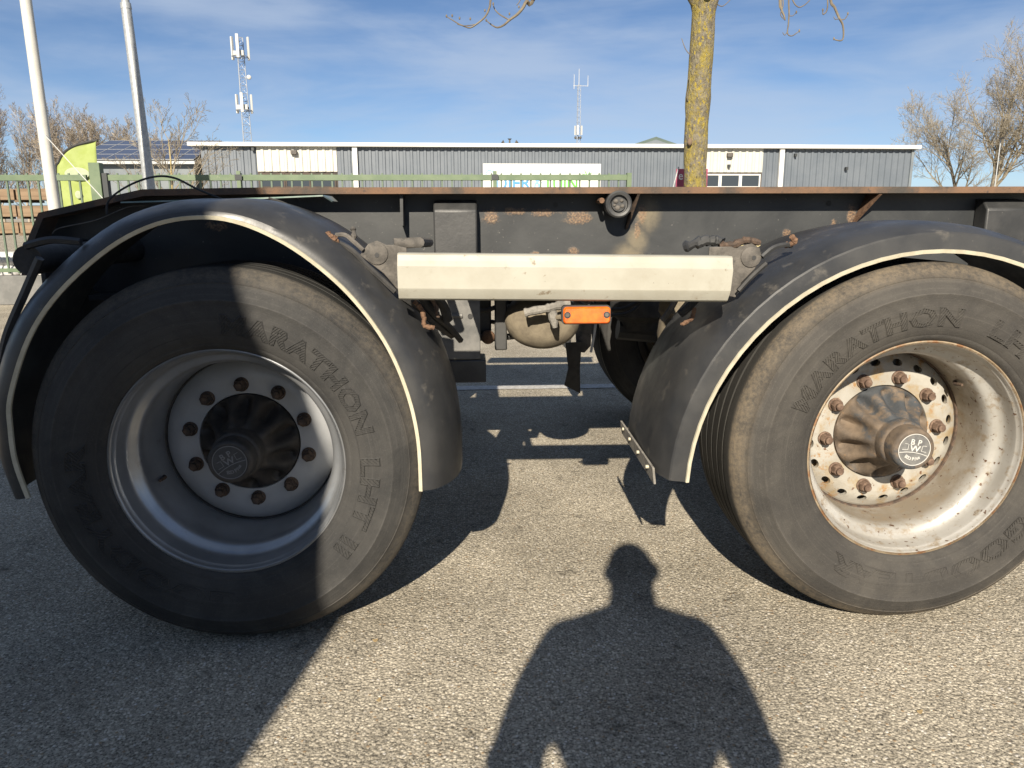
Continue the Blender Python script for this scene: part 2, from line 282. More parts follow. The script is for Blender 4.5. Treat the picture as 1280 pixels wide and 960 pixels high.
# ------------------------------------------------------------------ mesh helpers
class MB:
    def __init__(s): s.v = []; s.f = []
    def add(s, vs, fs):
        o = len(s.v); s.v += [tuple(p) for p in vs]; s.f += [tuple(i+o for i in f) for f in fs]; return s
    def box(s, a, b):
        x0, y0, z0 = a; x1, y1, z1 = b
        return s.add([(x0, y0, z0), (x1, y0, z0), (x1, y1, z0), (x0, y1, z0), (x0, y0, z1), (x1, y0, z1), (x1, y1, z1), (x0, y1, z1)],
                     [(0, 3, 2, 1), (4, 5, 6, 7), (0, 1, 5, 4), (1, 2, 6, 5), (2, 3, 7, 6), (3, 0, 4, 7)])
    def prism(s, poly, lo, hi, axis='Y'):
        n = len(poly)
        def P(p, t): return (p[0], t, p[1]) if axis == 'Y' else ((t, p[0], p[1]) if axis == 'X' else (p[0], p[1], t))
        vs = [P(p, lo) for p in poly]+[P(p, hi) for p in poly]
        fs = [tuple(range(n)), tuple(range(2*n-1, n-1, -1))]+[(i, i+n, (i+1) % n+n, (i+1) % n) for i in range(n)]
        return s.add(vs, fs)
    def tube(s, pts, rad, n=8, cap=True):
        pts = [Vector(p) for p in pts]; k = len(pts)
        if isinstance(rad, (int, float)): rad = [rad]*k
        ref = None; vs = []
        for i, p in enumerate(pts):
            t = (pts[min(i+1, k-1)]-pts[max(i-1, 0)])
            if t.length < 1e-9: t = Vector((0, 0, 1))
            t.normalize()
            if ref is None: ref = t.orthogonal().normalized()
            a = ref-t*ref.dot(t)
            if a.length < 1e-6: a = t.orthogonal()
            a.normalize(); ref = a; b = t.cross(a)
            vs += [p+(a*math.cos(2*PI*j/n)+b*math.sin(2*PI*j/n))*rad[i] for j in range(n)]
        fs = [(i*n+j, i*n+(j+1) % n, (i+1)*n+(j+1) % n, (i+1)*n+j) for i in range(k-1) for j in range(n)]
        if cap: fs += [tuple(range(n-1, -1, -1)), tuple((k-1)*n+j for j in range(n))]
        return s.add(vs, fs)
    def lathe(s, prof, n=64, c=(0, 0), mod=None, close=False):
        vs = []
        for (r, y) in prof:
            for j in range(n):
                t = 2*PI*j/n; rr, yy = (r, y) if mod is None else mod(r, y, t)
                vs.append((c[0]+rr*math.cos(t), yy, c[1]+rr*math.sin(t)))
        m = len(prof); rows = m if close else m-1
        fs = [(i*n+j, i*n+(j+1) % n, ((i+1) % m)*n+(j+1) % n, ((i+1) % m)*n+j) for i in range(rows) for j in range(n)]
        s.add(vs, fs)
        return s
    def disc(s, r, y, n=48, c=(0, 0)):
        return s.add([(c[0]+r*math.cos(2*PI*j/n), y, c[1]+r*math.sin(2*PI*j/n)) for j in range(n)], [tuple(range(n))])
    def ell(s, c, r, n=16, m=10):
        vs = []
        for i in range(1, m):
            p = PI*i/m
            vs += [(c[0]+r[0]*math.sin(p)*math.cos(2*PI*j/n), c[1]+r[1]*math.sin(p)*math.sin(2*PI*j/n), c[2]+r[2]*math.cos(p)) for j in range(n)]
        vs += [(c[0], c[1], c[2]+r[2]), (c[0], c[1], c[2]-r[2])]; T = len(vs)-2
        fs = [(i*n+j, (i+1)*n+j, (i+1)*n+(j+1) % n, i*n+(j+1) % n) for i in range(m-2) for j in range(n)]
        fs += [(T, j, (j+1) % n) for j in range(n)]+[(T+1, (m-2)*n+(j+1) % n, (m-2)*n+j) for j in range(n)]
        return s.add(vs, fs)
    def xf(s, M):
        s.v = [tuple(M @ Vector(p)) for p in s.v]; return s
    def mesh(s, name, ang=32, fix=True):
        me = bpy.data.meshes.new(name); me.from_pydata(s.v, [], s.f)
        if fix:
            bm = bmesh.new(); bm.from_mesh(me); bmesh.ops.recalc_face_normals(bm, faces=bm.faces); bm.to_mesh(me); bm.free()
        if ang: me.shade_smooth(); me.set_sharp_from_angle(angle=R(ang))
        return me
    def build(s, name, mat, parent=None, loc=(0, 0, 0), ang=32, bevel=0, fix=True, origin=None):
        if origin is not None:
            s.v = [(p[0]-origin[0], p[1]-origin[1], p[2]-origin[2]) for p in s.v]; loc = tuple(loc[i]+origin[i] for i in range(3))
        o = link(name, s.mesh(name, ang, fix), parent, loc)
        o.data.materials.append(MAT[mat])
        if bevel:
            b = o.modifiers.new('bevel', 'BEVEL'); b.width = bevel; b.segments = 2; b.limit_method = 'ANGLE'; b.angle_limit = R(35)
        return o
def link(name, data, parent=None, loc=(0, 0, 0)):
    o = bpy.data.objects.new(name, data); COL.objects.link(o); o.location = loc
    if parent is not None: o.parent = parent
    return o
def tag(o, label=None, cat=None, group=None, kind=None):
    for k, x in (('label', label), ('category', cat), ('group', group), ('kind', kind)):
        if x: o[k] = x
    return o
def thing(name, label, cat, loc=(0, 0, 0), rz=0.0, group=None):
    o = link(name, None, None, loc); o.rotation_euler = (0, 0, rz); o.empty_display_size = 0.2
    return tag(o, label, cat, group)
def copy_tree(o, parent=None):
    c = o.copy(); COL.objects.link(c); c.parent = parent
    for ch in list(o.children):
        copy_tree(ch, c)
    return c
def smooth_path(pts, n=8):
    pts = [Vector(p) for p in pts]; out = []
    for i in range(len(pts)-1):
        p0 = pts[max(i-1, 0)]; p1 = pts[i]; p2 = pts[i+1]; p3 = pts[min(i+2, len(pts)-1)]
        for k in range(n):
            t = k/n
            out.append(0.5*((2*p1)+(p2-p0)*t+(2*p0-5*p1+4*p2-p3)*t*t+(3*p1-p0-3*p2+p3)*t**3))
    out.append(pts[-1]); return out
def text_geo(txt, size, extrude=0.0, bevel=0.0, outline=False, spacing=1.0, res=3, bold=0.0):
    cu = bpy.data.curves.new('lettering', 'FONT'); cu.body = txt; cu.size = size; cu.extrude = extrude; cu.bevel_depth = bevel
    cu.bevel_resolution = 0; cu.resolution_u = res; cu.space_character = spacing; cu.offset = bold
    if outline: cu.fill_mode = 'NONE'
    ob = bpy.data.objects.new('lettering', cu); COL.objects.link(ob)
    dg = bpy.context.evaluated_depsgraph_get(); me = bpy.data.meshes.new_from_object(ob.evaluated_get(dg))
    vs = [tuple(v.co) for v in me.vertices]; fs = [tuple(p.vertices) for p in me.polygons]
    bpy.data.objects.remove(ob); bpy.data.curves.remove(cu); bpy.data.meshes.remove(me)
    return vs, fs

# ------------------------------------------------------------------ ground
g = MB().add([(-900, -900, 0), (900, -900, 0), (900, 1500, 0), (-900, 1500, 0)], [(0, 1, 2, 3)]).build('ground', 'asphalt', ang=0)
tag(g, 'pale weathered asphalt ground under the trailer', None, None, 'structure')
rl = MB().add([(-30, 3.08, 0.004), (40, 2.98, 0.004), (40, 3.10, 0.004), (-30, 3.20, 0.004)], [(0, 1, 2, 3)]).build('road_line', 'line_paint', ang=0)
tag(rl, 'worn white painted line on the asphalt behind the trailer', None, None, 'structure')

# ------------------------------------------------------------------ the trailer
LX = 1.8315; ZW = 0.505
trailer = thing('container_trailer', 'black container chassis trailer with rusty frame, wide single tyres and plastic mudguards', 'trailer')

# --- wheels
TP = [(0.296, 0.016), (0.300, 0.002), (0.309, -0.010), (0.316, -0.0145), (0.320, -0.0150), (0.324, -0.0185), (0.345, -0.0255), (0.372, -0.0295), (0.398, -0.0305),
      (0.424, -0.0285), (0.4265, -0.0295), (0.430, -0.0272), (0.452, -0.0185), (0.466, -0.009), (0.468, -0.0095), (0.471, -0.005), (0.485, 0.006), (0.496, 0.017), (0.5025, 0.028), (0.505, 0.036)]
def ysurf(r):
    for i in range(len(TP)-1):
        if TP[i][0] <= r <= TP[i+1][0]:
            t = (r-TP[i][0])/(TP[i+1][0]-TP[i][0]); return TP[i][1]*(1-t)+TP[i+1][1]*t
    return TP[-1][1]
def tyre_mesh():
    prof = list(TP)
    for gy in (0.0795, 0.1275, 0.1755, 0.2235, 0.2715):
        prof += [(0.507, gy-0.0055), (0.494, gy-0.004), (0.494, gy+0.004), (0.507, gy+0.0055)]
    W = 0.351
    prof += [(r, W-y) for (r, y) in reversed(TP)]
    prof += [(0.2975, W-0.02), (0.2975, 0.25), (0.2975, 0.1), (0.2975, 0.02)]
    mb = MB().lathe(prof, 144, close=True)
    mb.v = [(x, y-0.0*(z < 0), max(z, -ZW+0.0)) for (x, y, z) in mb.v]
    # slight bulge of the loaded sidewall near the ground
    out = []
    for (x, y, z) in mb.v:
        r = math.hypot(x, z)
        if z < -0.30 and 0.33 < r < 0.49:
            k = min(1, (-z-0.30)/0.15)*0.006; y += -k if y < 0.1 else (k if y > 0.25 else 0)
        out.append((x, y, z))
    mb.v = out
    return mb
def ring_text(mb, txt, a0, span, rbase, height, depth):
    vs, fs = text_geo(txt, 1.0, 0.0, 0.026, outline=True, res=2, bold=0.035, spacing=1.08)
    xs = [v[0] for v in vs]; x0, x1 = min(xs), max(xs); hy = max(v[1] for v in vs)
    nv = []
    for (x, y, z) in vs:
        t = (x-x0)/(x1-x0); a = R(a0-span*t); r = rbase+height*max(0, y)/hy
        nv.append((r*math.cos(a), ysurf(r)-depth*0.25-z*depth/0.026, r*math.sin(a)))
    mb.add(nv, fs)
    # hatched fill of the letters
    vs, fs = text_geo(txt, 1.0, 0.0, 0.0, outline=False, res=2, bold=0.03, spacing=1.08)
    return vs, fs, x0, x1, hy
def hatch_text(mb, txt, a0, span, rbase, height, depth, shear=0.5, pitch=0.0075):
    """thin raised ribs clipped to the letter shapes"""
    vs, fs, x0, x1, hy = ring_text(mb, txt, a0, span, rbase, height, depth)
    bm = bmesh.new(); bv = [bm.verts.new(v) for v in vs]
    for f in fs:
        try: bm.faces.new([bv[i] for i in f])
        except ValueError: pass
    step = 0.085; k = x0-1.0
    while k < x1+1.0:
        for off in (0.0, 0.04):
            bmesh.ops.bisect_plane(bm, geom=bm.verts[:]+bm.edges[:]+bm.faces[:], plane_co=(k+off, 0, 0), plane_no=(1, -shear, 0))
        k += step
    bm.normal_update(); keep = []
    for f in bm.faces:
        c = f.calc_center_median(); q = ((c.x-shear*c.y)-(x0-1.0)) % step
        if q < 0.04: keep.append([v.co.copy() for v in f.verts])
    bm.free()
    for poly in keep:
        nv = []
        for lift in (depth*0.9, -0.001):
            for p in poly:
                t = (p.x-x0)/(x1-x0); a = R(a0-span*t); r = rbase+height*max(0, p.y)/hy
                nv.append((r*math.cos(a), ysurf(r)-lift, r*math.sin(a)))
        n = len(poly)
        mb.add(nv, [tuple(range(n))]+[(i, (i+1) % n, n+(i+1) % n, n+i) for i in range(n)])
RIMP = [(0.2965, 0.016), (0.3015, 0.010), (0.3035, 0.003), (0.3025, -0.0015), (0.2995, -0.003), (0.2955, -0.001), (0.2935, 0.005), (0.2925, 0.014), (0.2895, 0.017), (0.2885, 0.020), (0.2872, 0.030), (0.2850, 0.046), (0.2825, 0.056),
        (0.2780, 0.063), (0.2710, 0.069), (0.2630, 0.074), (0.2575, 0.080), (0.2535, 0.089), (0.2510, 0.102), (0.2490, 0.120), (0.2472, 0.14), (0.2455, 0.17), (0.244, 0.20), (0.242, 0.26), (0.262, 0.29), (0.285, 0.33), (0.303, 0.349), (0.296, 0.33), (0.268, 0.27), (0.252, 0.2), (0.26, 0.12), (0.285, 0.08), (0.292, 0.06), (0.295, 0.03)]
def disc_y(r, y0):
    if r < 0.185: return y0
    t = (r-0.185)/(0.2435-0.185); return y0+0.03*t*t
def disc_mesh(y0, holes):
    mb = MB()
    if not holes:
        mb.lathe([(0.2425, disc_y(0.2425, y0)), (0.236, disc_y(0.236, y0)), (0.228, disc_y(0.228, y0)), (0.218, disc_y(0.218, y0)), (0.205, disc_y(0.205, y0)), (0.193, disc_y(0.193, y0)), (0.185, y0), (0.142, y0), (0.1405, y0+0.002), (0.1405, y0+0.014), (0.2, y0+0.02), (0.242, y0+0.046)], 96)
        return mb
    mb.lathe([(0.185, y0), (0.142, y0), (0.1405, y0+0.002), (0.1405, y0+0.014)], 100)
    mb.lathe([(0.2425, disc_y(0.2425, y0)), (0.233, disc_y(0.233, y0))], 100)
    ns = 20; r0, r1 = 0.185, 0.233; rc = 0.2095; K = 5
    for s_ in range(ns):
        t0 = 2*PI*s_/ns; t1 = 2*PI*(s_+1)/ns; tm = (t0+t1)/2
        border = [(r0, t0+(t1-t0)*k/K) for k in range(K)]+[(r0+(r1-r0)*k/K, t1) for k in range(K)]+[(r1, t1-(t1-t0)*k/K) for k in range(K)]+[(r1-(r1-r0)*k/K, t0) for k in range(K)]
        hol = []; hin = []
        for (r, t) in border:
            a = math.atan2((r-rc)/(r1-r0), (t-tm)/(t1-t0))
            hol.append((rc+0.0100*math.sin(a), tm+0.0150*math.cos(a)/rc))
        n = len(border); vs = []
        for (r, t) in border: vs.append((r*math.cos(t), disc_y(r, y0), r*math.sin(t)))
        for (r, t) in hol: vs.append((r*math.cos(t), disc_y(r, y0)+0.0005, r*math.sin(t)))
        for (r, t) in hol: vs.append((r*math.cos(t), disc_y(r, y0)+0.014, r*math.sin(t)))
        mb.add(vs, [(i, (i+1) % n, n+(i+1) % n, n+i) for i in range(n)]+[(n+i, n+(i+1) % n, 2*n+(i+1) % n, 2*n+i) for i in range(n)])
    # back plate closes the space behind the vents
    mb.lathe([(0.242, y0+0.05), (0.15, y0+0.045)], 60)
    return mb
def hub_mesh(y0):
    def mod(r, y, t):
        k = max(0, min(1, (r-0.068)/0.02))*max(0, min(1, (0.139-r)/0.02))
        lobe = 0.5+0.5*math.cos(10*t)
        return r, y+k*0.048*(1-lobe)**1.3
    prof = [(0.139, y0+0.012), (0.138, y0-0.004), (0.132, y0-0.016), (0.122, y0-0.028), (0.110, y0-0.040), (0.098, y0-0.054), (0.088, y0-0.070), (0.080, y0-0.084), (0.074, y0-0.090), (0.069, y0-0.094), (0.066, y0-0.098)]
    mb = MB().lathe(prof, 120, mod=mod); return mb.lathe([(0.139, y0+0.012), (0.139, y0+0.1)], 120)
def nut_mesh(y0):
    mb = MB(); mb.lathe([(0.0001, 0.004), (0.0205, 0.003), (0.0205, -0.003), (0.0165, -0.005)], 20)
    n = 6; hx = lambda r, y: [(r*math.cos(2*PI*j/6), y, r*math.sin(2*PI*j/6)) for j in range(6)]
    mb.add(hx(0.0175, -0.004)+hx(0.0175, -0.020)+hx(0.0150, -0.024), [(i, (i+1) % 6, 6+(i+1) % 6, 6+i) for i in range(6)]+[(6+i, 6+(i+1) % 6, 12+(i+1) % 6, 12+i) for i in range(6)]+[tuple(range(12, 18))])
    mb.lathe([(0.0105, -0.022), (0.0105, -0.032), (0.0085, -0.034), (0.0001, -0.034)], 14)
    return mb
TYRE = tyre_mesh()
def make_wheel(x, y, y0, phase, rubber, rimm, discm, hubm, nutm, capm, emblem, holes, lipm, texts, cap_rot, cap_y, label=None, detail=True):
    wh = MB().lathe(RIMP[4:], 128).build('wheel', rimm, trailer, (x, y, ZW), 50)
    lip = MB().lathe(RIMP[:6], 128).build('rim_lip', lipm, wh, ang=60)
    if label: wh['label'] = label
    t = MB(); t.v = list(TYRE.v); t.f = list(TYRE.f); t.build('tyre', rubber, wh, ang=28)
    disc_mesh(y0, holes).build('wheel_disc', discm, wh, ang=40)
    MB().lathe([(0.2445, y0+0.015), (0.2405, y0+0.017), (0.2385, y0+0.022), (0.2385, y0+0.03)], 96).build('weld_ring', 'rust_dark' if holes else 'rubber_black', wh)
    hub_mesh(y0).build('hub', hubm, wh, ang=45)
    cy = cap_y
    MB().lathe([(0.068, y0-0.085), (0.067, cy+0.055), (0.0645, cy+0.050), (0.0600, cy+0.047), (0.0588, cy+0.010), (0.0565, cy+0.003), (0.0520, cy), (0.0465, cy), (0.0455, cy+0.0015), (0.0001, cy+0.0015)], 64).build('hub_cap', hubm, wh, ang=40)
    if not detail: return wh
    MB().disc(0.0452, cy+0.0008).build('cap_plate', capm, wh, ang=0)
    em = MB(); ey = cy
    em.lathe([(0.0452, ey+0.001), (0.0452, ey-0.0006), (0.0434, ey-0.0006), (0.0434, ey+0.001)], 48)
    rot = Matrix.Rotation(-cap_rot, 4, 'Y')
    def put(txt, size, cx, cz, sx=1.0, sz=1.0, th=0.0):
        vs, fs = text_geo(txt, size, 0.0004, 0.00035, res=2)
        xs = [v[0] for v in vs]; zs = [v[1] for v in vs]; mx_, mz_ = (min(xs)+max(xs))/2, (min(zs)+max(zs))/2
        em.add([rot @ Vector((cx+(v[0]-mx_)*sx*math.cos(th)-(v[1]-mz_)*sz*math.sin(th), ey+0.0004-v[2], cz+(v[0]-mx_)*sx*math.sin(th)+(v[1]-mz_)*sz*math.cos(th))) for v in vs], fs)
    put('B', 0.022, -0.009, 0.021); put('P', 0.022, 0.011, 0.021); put('W', 0.024, 0.001, 0.003, 1.15, 1.0)
    def bar(pts, r=0.0009):
        em.tube([rot @ Vector((p[0], ey+0.0003, p[1])) for p in pts], r, 5)
    bar([(-0.030, 0.014), (-0.019, 0.0135), (-0.0185, -0.002), (-0.034, -0.0035)]); bar([(0.032, 0.014), (0.021, 0.0135), (0.0205, -0.002), (0.034, -0.003)])
    bar([(-0.040, -0.013), (-0.02, -0.009), (0, -0.0075), (0.02, -0.009), (0.040, -0.013)], 0.0011)
    for i, ch in enumerate('ECO Plus'):
        if ch == ' ': continue
        a = R(-125+i*10.4); put(ch, 0.0125, 0.031*math.cos(a)*1.0, 0.031*math.sin(a)*0.84, th=(a+PI/2)*0.6)
    em.build('cap_emblem', emblem, wh, ang=0, fix=False)
    lt = MB()
    for (txt, a0, span, hatch) in texts:
        if hatch: hatch_text(lt, txt, a0, span, 0.345, 0.050, 0.0027)
        else: ring_text(lt, txt, a0, span, 0.352, 0.040, 0.0014)
    lt.build('tyre_lettering', rubber, wh, ang=25)
    nm = nut_mesh(0).mesh('wheel_nut', 30); nm.materials.append(MAT[nutm])
    for k in range(10):
        a = phase-k*PI/5
        o = link('wheel_nut', nm, wh, (0.1675*math.cos(a), y0-0.001, 0.1675*math.sin(a))); o.rotation_euler = (0, k*1.3, 0)
    a = R(200) if not holes else R(40)
    va = MB().tube([(0.243*math.cos(a), 0.155, 0.243*math.sin(a)), (0.236*math.cos(a), 0.145, 0.236*math.sin(a)), (0.240*math.cos(a), 0.118, 0.240*math.sin(a))], [0.006, 0.005, 0.004], 8)
    va.build('valve_stem', 'rust_dark', wh)
    return wh
wl = make_wheel(0, 0, 0.205, 1.64, 'rubber_dark', 'silver_paint', 'silver_disc', 'hub_black', 'rust_dark', 'cap_face', 'emblem_grey', False, 'silver_paint',
                [('MARATHON', 87, 74, True), ('LHT II', 3, 44, True), ('GOODYEAR', -88, 104, True)], R(27), 0.014, 'wheel with clean silver rim, smooth disc and dark hub')
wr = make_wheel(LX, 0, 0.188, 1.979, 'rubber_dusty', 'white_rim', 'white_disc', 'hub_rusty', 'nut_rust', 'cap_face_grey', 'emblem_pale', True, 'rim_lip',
                [('MARATHON', 160, 80, True), ('LHT II', 67, 44, True), ('GOODYEAR', -30, 98, True)], R(-9), 0.011, 'dusty wheel with whitish rusty rim, vent holes and rusty hub')
for x in (0, LX):
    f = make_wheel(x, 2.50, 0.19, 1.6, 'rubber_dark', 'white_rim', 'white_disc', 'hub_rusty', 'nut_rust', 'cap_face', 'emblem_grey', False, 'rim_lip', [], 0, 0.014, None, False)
    f.rotation_euler = (0, 0, PI)
    MB().tube([(x, 0.30, ZW), (x, 2.20, ZW)], 0.066, 20).build('axle', 'black_paint', trailer)
    for y in (0.30, 1.98): MB().lathe([(0.02, y+0.22), (0.20, y+0.22), (0.215, y+0.2), (0.215, y), (0.02, y)], 40, (x, ZW)).build('brake_drum', 'rust_dark', trailer)

# --- frame beams
BT = [(4.3, 1.2), (-0.02, 1.2), (-0.39, 1.195), (-0.705, 1.128), (-0.757, 1.03), (-0.775, 0.95), (-0.60, 0.885), (4.3, 0.885)]
def beam(y):
    b = MB().prism(BT, y, y+0.012).build('main_beam', 'chassis_paint', trailer)
    top = BT[:6]; m = MB()
    off = [(0, 0.0205), (0, 0.0205), (-0.003, 0.0203), (-0.012, 0.0165), (-0.019, 0.005), (-0.02, 0.0)]
    yc = y+0.006
    vs = []
    for (p, q) in zip(top, off):
        vs += [(p[0], yc-0.1, p[1]), (p[0], yc+0.1, p[1]), (p[0]+q[0], yc-0.1, p[1]+q[1]), (p[0]+q[0], yc+0.1, p[1]+q[1])]
    fs = []
    for i in range(5):
        a = 4*i; c = 4*(i+1)
        fs += [(a, c, c+1, a+1), (a+2, a+3, c+3, c+2), (a, a+2, c+2, c), (a+1, c+1, c+3, a+3)]
    fs += [(0, 1, 3, 2), (20, 22, 23, 21)]
    m.add(vs, fs).build('top_flange', 'flange_rust', b, ang=20)
    MB().box((-0.60, yc-0.09, 0.868), (4.3, yc+0.09, 0.8845)).build('bottom_flange', 'black_paint', b)
    return b
bn = beam(0.70); bf = beam(1.79)
for x in (-0.45, 0.35, 1.05, 2.2, 3.0): MB().box((x, 0.712, 0.95), (x+0.09, 1.79, 1.15)).build('cross_member', 'black_paint', trailer)
MB().prism([(0.408, 1.199), (0.418, 1.199), (0.416, 1.10), (0.407, 1.10)], 0.63, 0.70).build('stiffener', 'black_paint', bn)
def hanger(x0, x1, mat_low='hanger_paint'):
    h = MB(); prof = [(0.70, 1.183), (0.66, 1.178), (0.632, 1.148), (0.628, 0.9), (0.70, 0.9)]
    h.prism(prof, x0, x1, 'X'); o = h.build('hanger_post', 'post_paint', trailer, bevel=0.006)
    lo = MB().prism([(0.70, 0.898), (0.630, 0.898), (0.630, 0.655), (0.70, 0.655)], x0+0.004, x1+0.006, 'X').build('hanger_plate', mat_low, o, bevel=0.003)
    MB().prism([(0.76, 0.653), (0.628, 0.653), (0.628, 0.575), (0.76, 0.575)], x0+0.02, x1+0.024, 'X').build('hanger_foot', 'black_paint', o, bevel=0.004)
    xc = (x0+x1)/2
    s_ = MB(); s_.tube([(xc-0.035, 0.629, 0.805), (xc+0.018, 0.629, 0.805)], 0.0085, 8); s_.build('embossed_slot', mat_low, o)
    MB().lathe([(0.0085, 0.6275), (0.0085, 0.632)], 16, (xc+0.044, 0.802)).disc(0.0085, 0.6285, 16, (xc+0.044, 0.802)).build('bolt_hole', 'print_dark', o)
    return o
hanger(0.514, 0.656); hanger(2.375, 2.52)
for (x, z) in ((0.92, 1.166), (1.858, 1.169)): MB().disc(0.009, 0.6985, 20, (x, z)).build('drain_hole', 'print_dark', bn, ang=0)
MB().add([(1.178, 0.61, 1.198), (1.186, 0.61, 1.198), (1.165, 0.69, 1.085), (1.157, 0.69, 1.085), (1.178, 0.699, 1.198), (1.186, 0.699, 1.198), (1.165, 0.699, 1.085), (1.157, 0.699, 1.085)],
         [(0, 1, 2, 3), (4, 5, 1, 0), (1, 5, 6, 2), (4, 0, 3, 7), (3, 2, 6, 7), (4, 7, 6, 5)]).build('gusset', 'rust_dark', bn)
MB().add([(1.985, 0.61, 1.198), (1.995, 0.61, 1.198), (1.955, 0.69, 1.105), (1.945, 0.69, 1.105), (1.985, 0.699, 1.198), (1.995, 0.699, 1.198), (1.955, 0.699, 1.105), (1.945, 0.699, 1.105)],
         [(0, 1, 2, 3), (4, 5, 1, 0), (1, 5, 6, 2), (4, 0, 3, 7), (3, 2, 6, 7), (4, 7, 6, 5)]).build('gusset', 'rust', bn)
tw = MB().lathe([(0.030, 0.699), (0.040, 0.66), (0.043, 0.61), (0.043, 0.596), (0.038, 0.592), (0.030, 0.594), (0.029, 0.606), (0.024, 0.607), (0.0225, 0.598), (0.0001, 0.598)], 32, (1.115, 1.166)).build('twist_lock', 'black_paint', bn)
for (dx, dz, r_) in ((-0.010, 0.009, 0.009), (0.009, 0.011, 0.007), (0.012, -0.006, 0.008), (-0.004, -0.011, 0.010), (-0.014, -0.003, 0.006)): MB().ell((1.115+dx, 0.598, 1.166+dz), (r_, 0.005, r_*0.8), 8, 6).build('lock_lump', 'dusty_steel', tw)
MB().tube([(1.06, 0.60, 1.178), (1.06, 0.67, 1.178)], 0.009, 8).build('lock_bolt', 'rust', tw)
MB().box((1.078, 0.6965, 0.990), (1.225, 0.6995, 1.0)).build('sticker', 'sticker_yellow', bn)
st = MB().box((1.50, 0.6965, 1.005), (1.628, 0.6995, 1.030)).build('sticker', 'sticker_yellow', bn)
for i in range(9): MB().box((1.508+i*0.012, 0.6955, 1.018+0.002*(i % 2)), (1.515+i*0.012, 0.6963, 1.025)).build('printed_mark', 'print_dark', st)

MB().box((-0.64, 0.43, 0.40), (-0.625, 1.10, 1.06)).build('dark_backing', 'rubber_black', trailer, bevel=0.003)  # added dark sheet, stands in for the shade inside the left wheel arch
# --- suspension and air gear
for x in (0, LX):
    for y in (0.74, 1.68):
        MB().tube([(x+0.60, y, 0.62), (x+0.3, y, 0.56), (x, y, 0.58), (x-0.25, y, 0.57), (x-0.50, y, 0.60)], [0.045, 0.05, 0.055, 0.045, 0.05], 10).build('trailing_arm', 'black_paint', trailer)
        ab = MB().lathe([(0.02, 0), (0.09, 0.0), (0.10, 0.04), (0.135, 0.07), (0.142, 0.12), (0.135, 0.17), (0.13, 0.18), (0.140, 0.2), (0.135, 0.25), (0.12, 0.265), (0.02, 0.265)], 32)
        ab.xf(Matrix.Translation((x-0.395, y, 0.60)) @ Matrix.Rotation(R(90), 4, 'X')).build('air_spring', 'sand_dust' if y < 1 else 'rubber_black', trailer)  # far springs coloured black to stand in for the shade under the frame
        MB().tube([(x+0.02, y+0.02, 0.56), (x+0.3, y+0.05, 0.92)], 0.028, 10).build('shock_absorber', 'black_paint', trailer)
tank = MB().lathe([(0.0001, 0.690), (0.05, 0.694), (0.085, 0.705), (0.112, 0.725), (0.128, 0.750), (0.135, 0.785), (0.135, 1.02), (0.12, 1.06), (0.06, 1.08), (0.0001, 1.082)], 48)
tank.v = [(0.887+x, y, 0.766+z*0.765) for (x, y, z) in tank.v]
tank = tank.build('air_tank', 'sand_dust', trailer)
P, q = (lambda pts, r0, sd: (smooth_path(pts, 5), [r0*random.Random(sd+i).uniform(0.8, 1.2) for i in range(5*(len(pts)-1)+1)]))([(0.812, 0.63, 0.812), (0.845, 0.625, 0.820), (0.89, 0.62, 0.828), (0.93, 0.62, 0.838), (0.965, 0.615, 0.845)], 0.0145, 5)
MB().tube(P, q, 10).build('dusty_fitting', 'grey_dust', tank)
MB().tube([(0.902, 0.625, 0.828), (0.908, 0.622, 0.795), (0.914, 0.62, 0.762)], [0.014, 0.017, 0.008], 10).build('fitting_plug', 'grey_dust', tank)
MB().tube([(0.90, 0.63, 0.82), (0.90, 0.70, 0.80)], 0.012, 8).build('fitting_neck', 'grey_dust', tank)
MB().box((0.716, 0.80, 0.656), (0.760, 0.84, 0.866)).build('valve_block', 'black_paint', trailer, bevel=0.005)
MB().tube([(0.60, 0.85, 0.70), (0.72, 0.85, 0.692), (0.80, 0.86, 0.70)], 0.012, 8).build('air_pipe', 'black_paint', trailer)
MB().ell((0.692, 0.83, 0.70), (0.026, 0.02, 0.026)).build('drain_valve', 'rust', trailer)
MB().prism([(1.097, 0.80), (1.19, 0.80), (1.184, 0.54), (1.155, 0.508), (1.122, 0.513)], 1.555, 1.59).build('strip_arm', 'dusty_steel', trailer, bevel=0.003)
MB().add([(1.062, 1.53, 0.56), (1.136, 1.52, 0.565), (1.078, 1.54, 0.438), (1.131, 1.53, 0.438), (1.062, 1.55, 0.355), (1.136, 1.535, 0.318),
          (1.062, 1.54, 0.56), (1.136, 1.53, 0.565), (1.078, 1.55, 0.438), (1.131, 1.54, 0.438), (1.062, 1.56, 0.355), (1.136, 1.545, 0.318)],
         [(0, 1, 3, 2), (2, 3, 5, 4), (6, 8, 9, 7), (8, 10, 11, 9), (0, 2, 8, 6), (2, 4, 10, 8), (1, 7, 9, 3), (3, 9, 11, 5), (4, 5, 11, 10), (0, 6, 7, 1)]).build('rubber_strip', 'rubber_black', trailer, ang=0)
for pts, r_ in (([(0.60, 0.78, 0.84), (0.66, 0.80, 0.80), (0.72, 0.82, 0.81), (0.80, 0.86, 0.84)], 0.009), ([(0.58, 0.90, 0.80), (0.66, 0.93, 0.755), (0.76, 0.95, 0.74), (0.95, 1.0, 0.78)], 0.008), ([(1.02, 0.82, 0.85), (1.10, 0.86, 0.80), (1.20, 0.9, 0.79), (1.30, 0.95, 0.83)], 0.009), ([(1.0, 0.95, 0.84), (1.12, 1.0, 0.76), (1.26, 1.05, 0.76), (1.34, 1.1, 0.84)], 0.007)):
    MB().tube(smooth_path(pts, 6), r_, 8).build('air_hose', 'rubber_black', trailer)
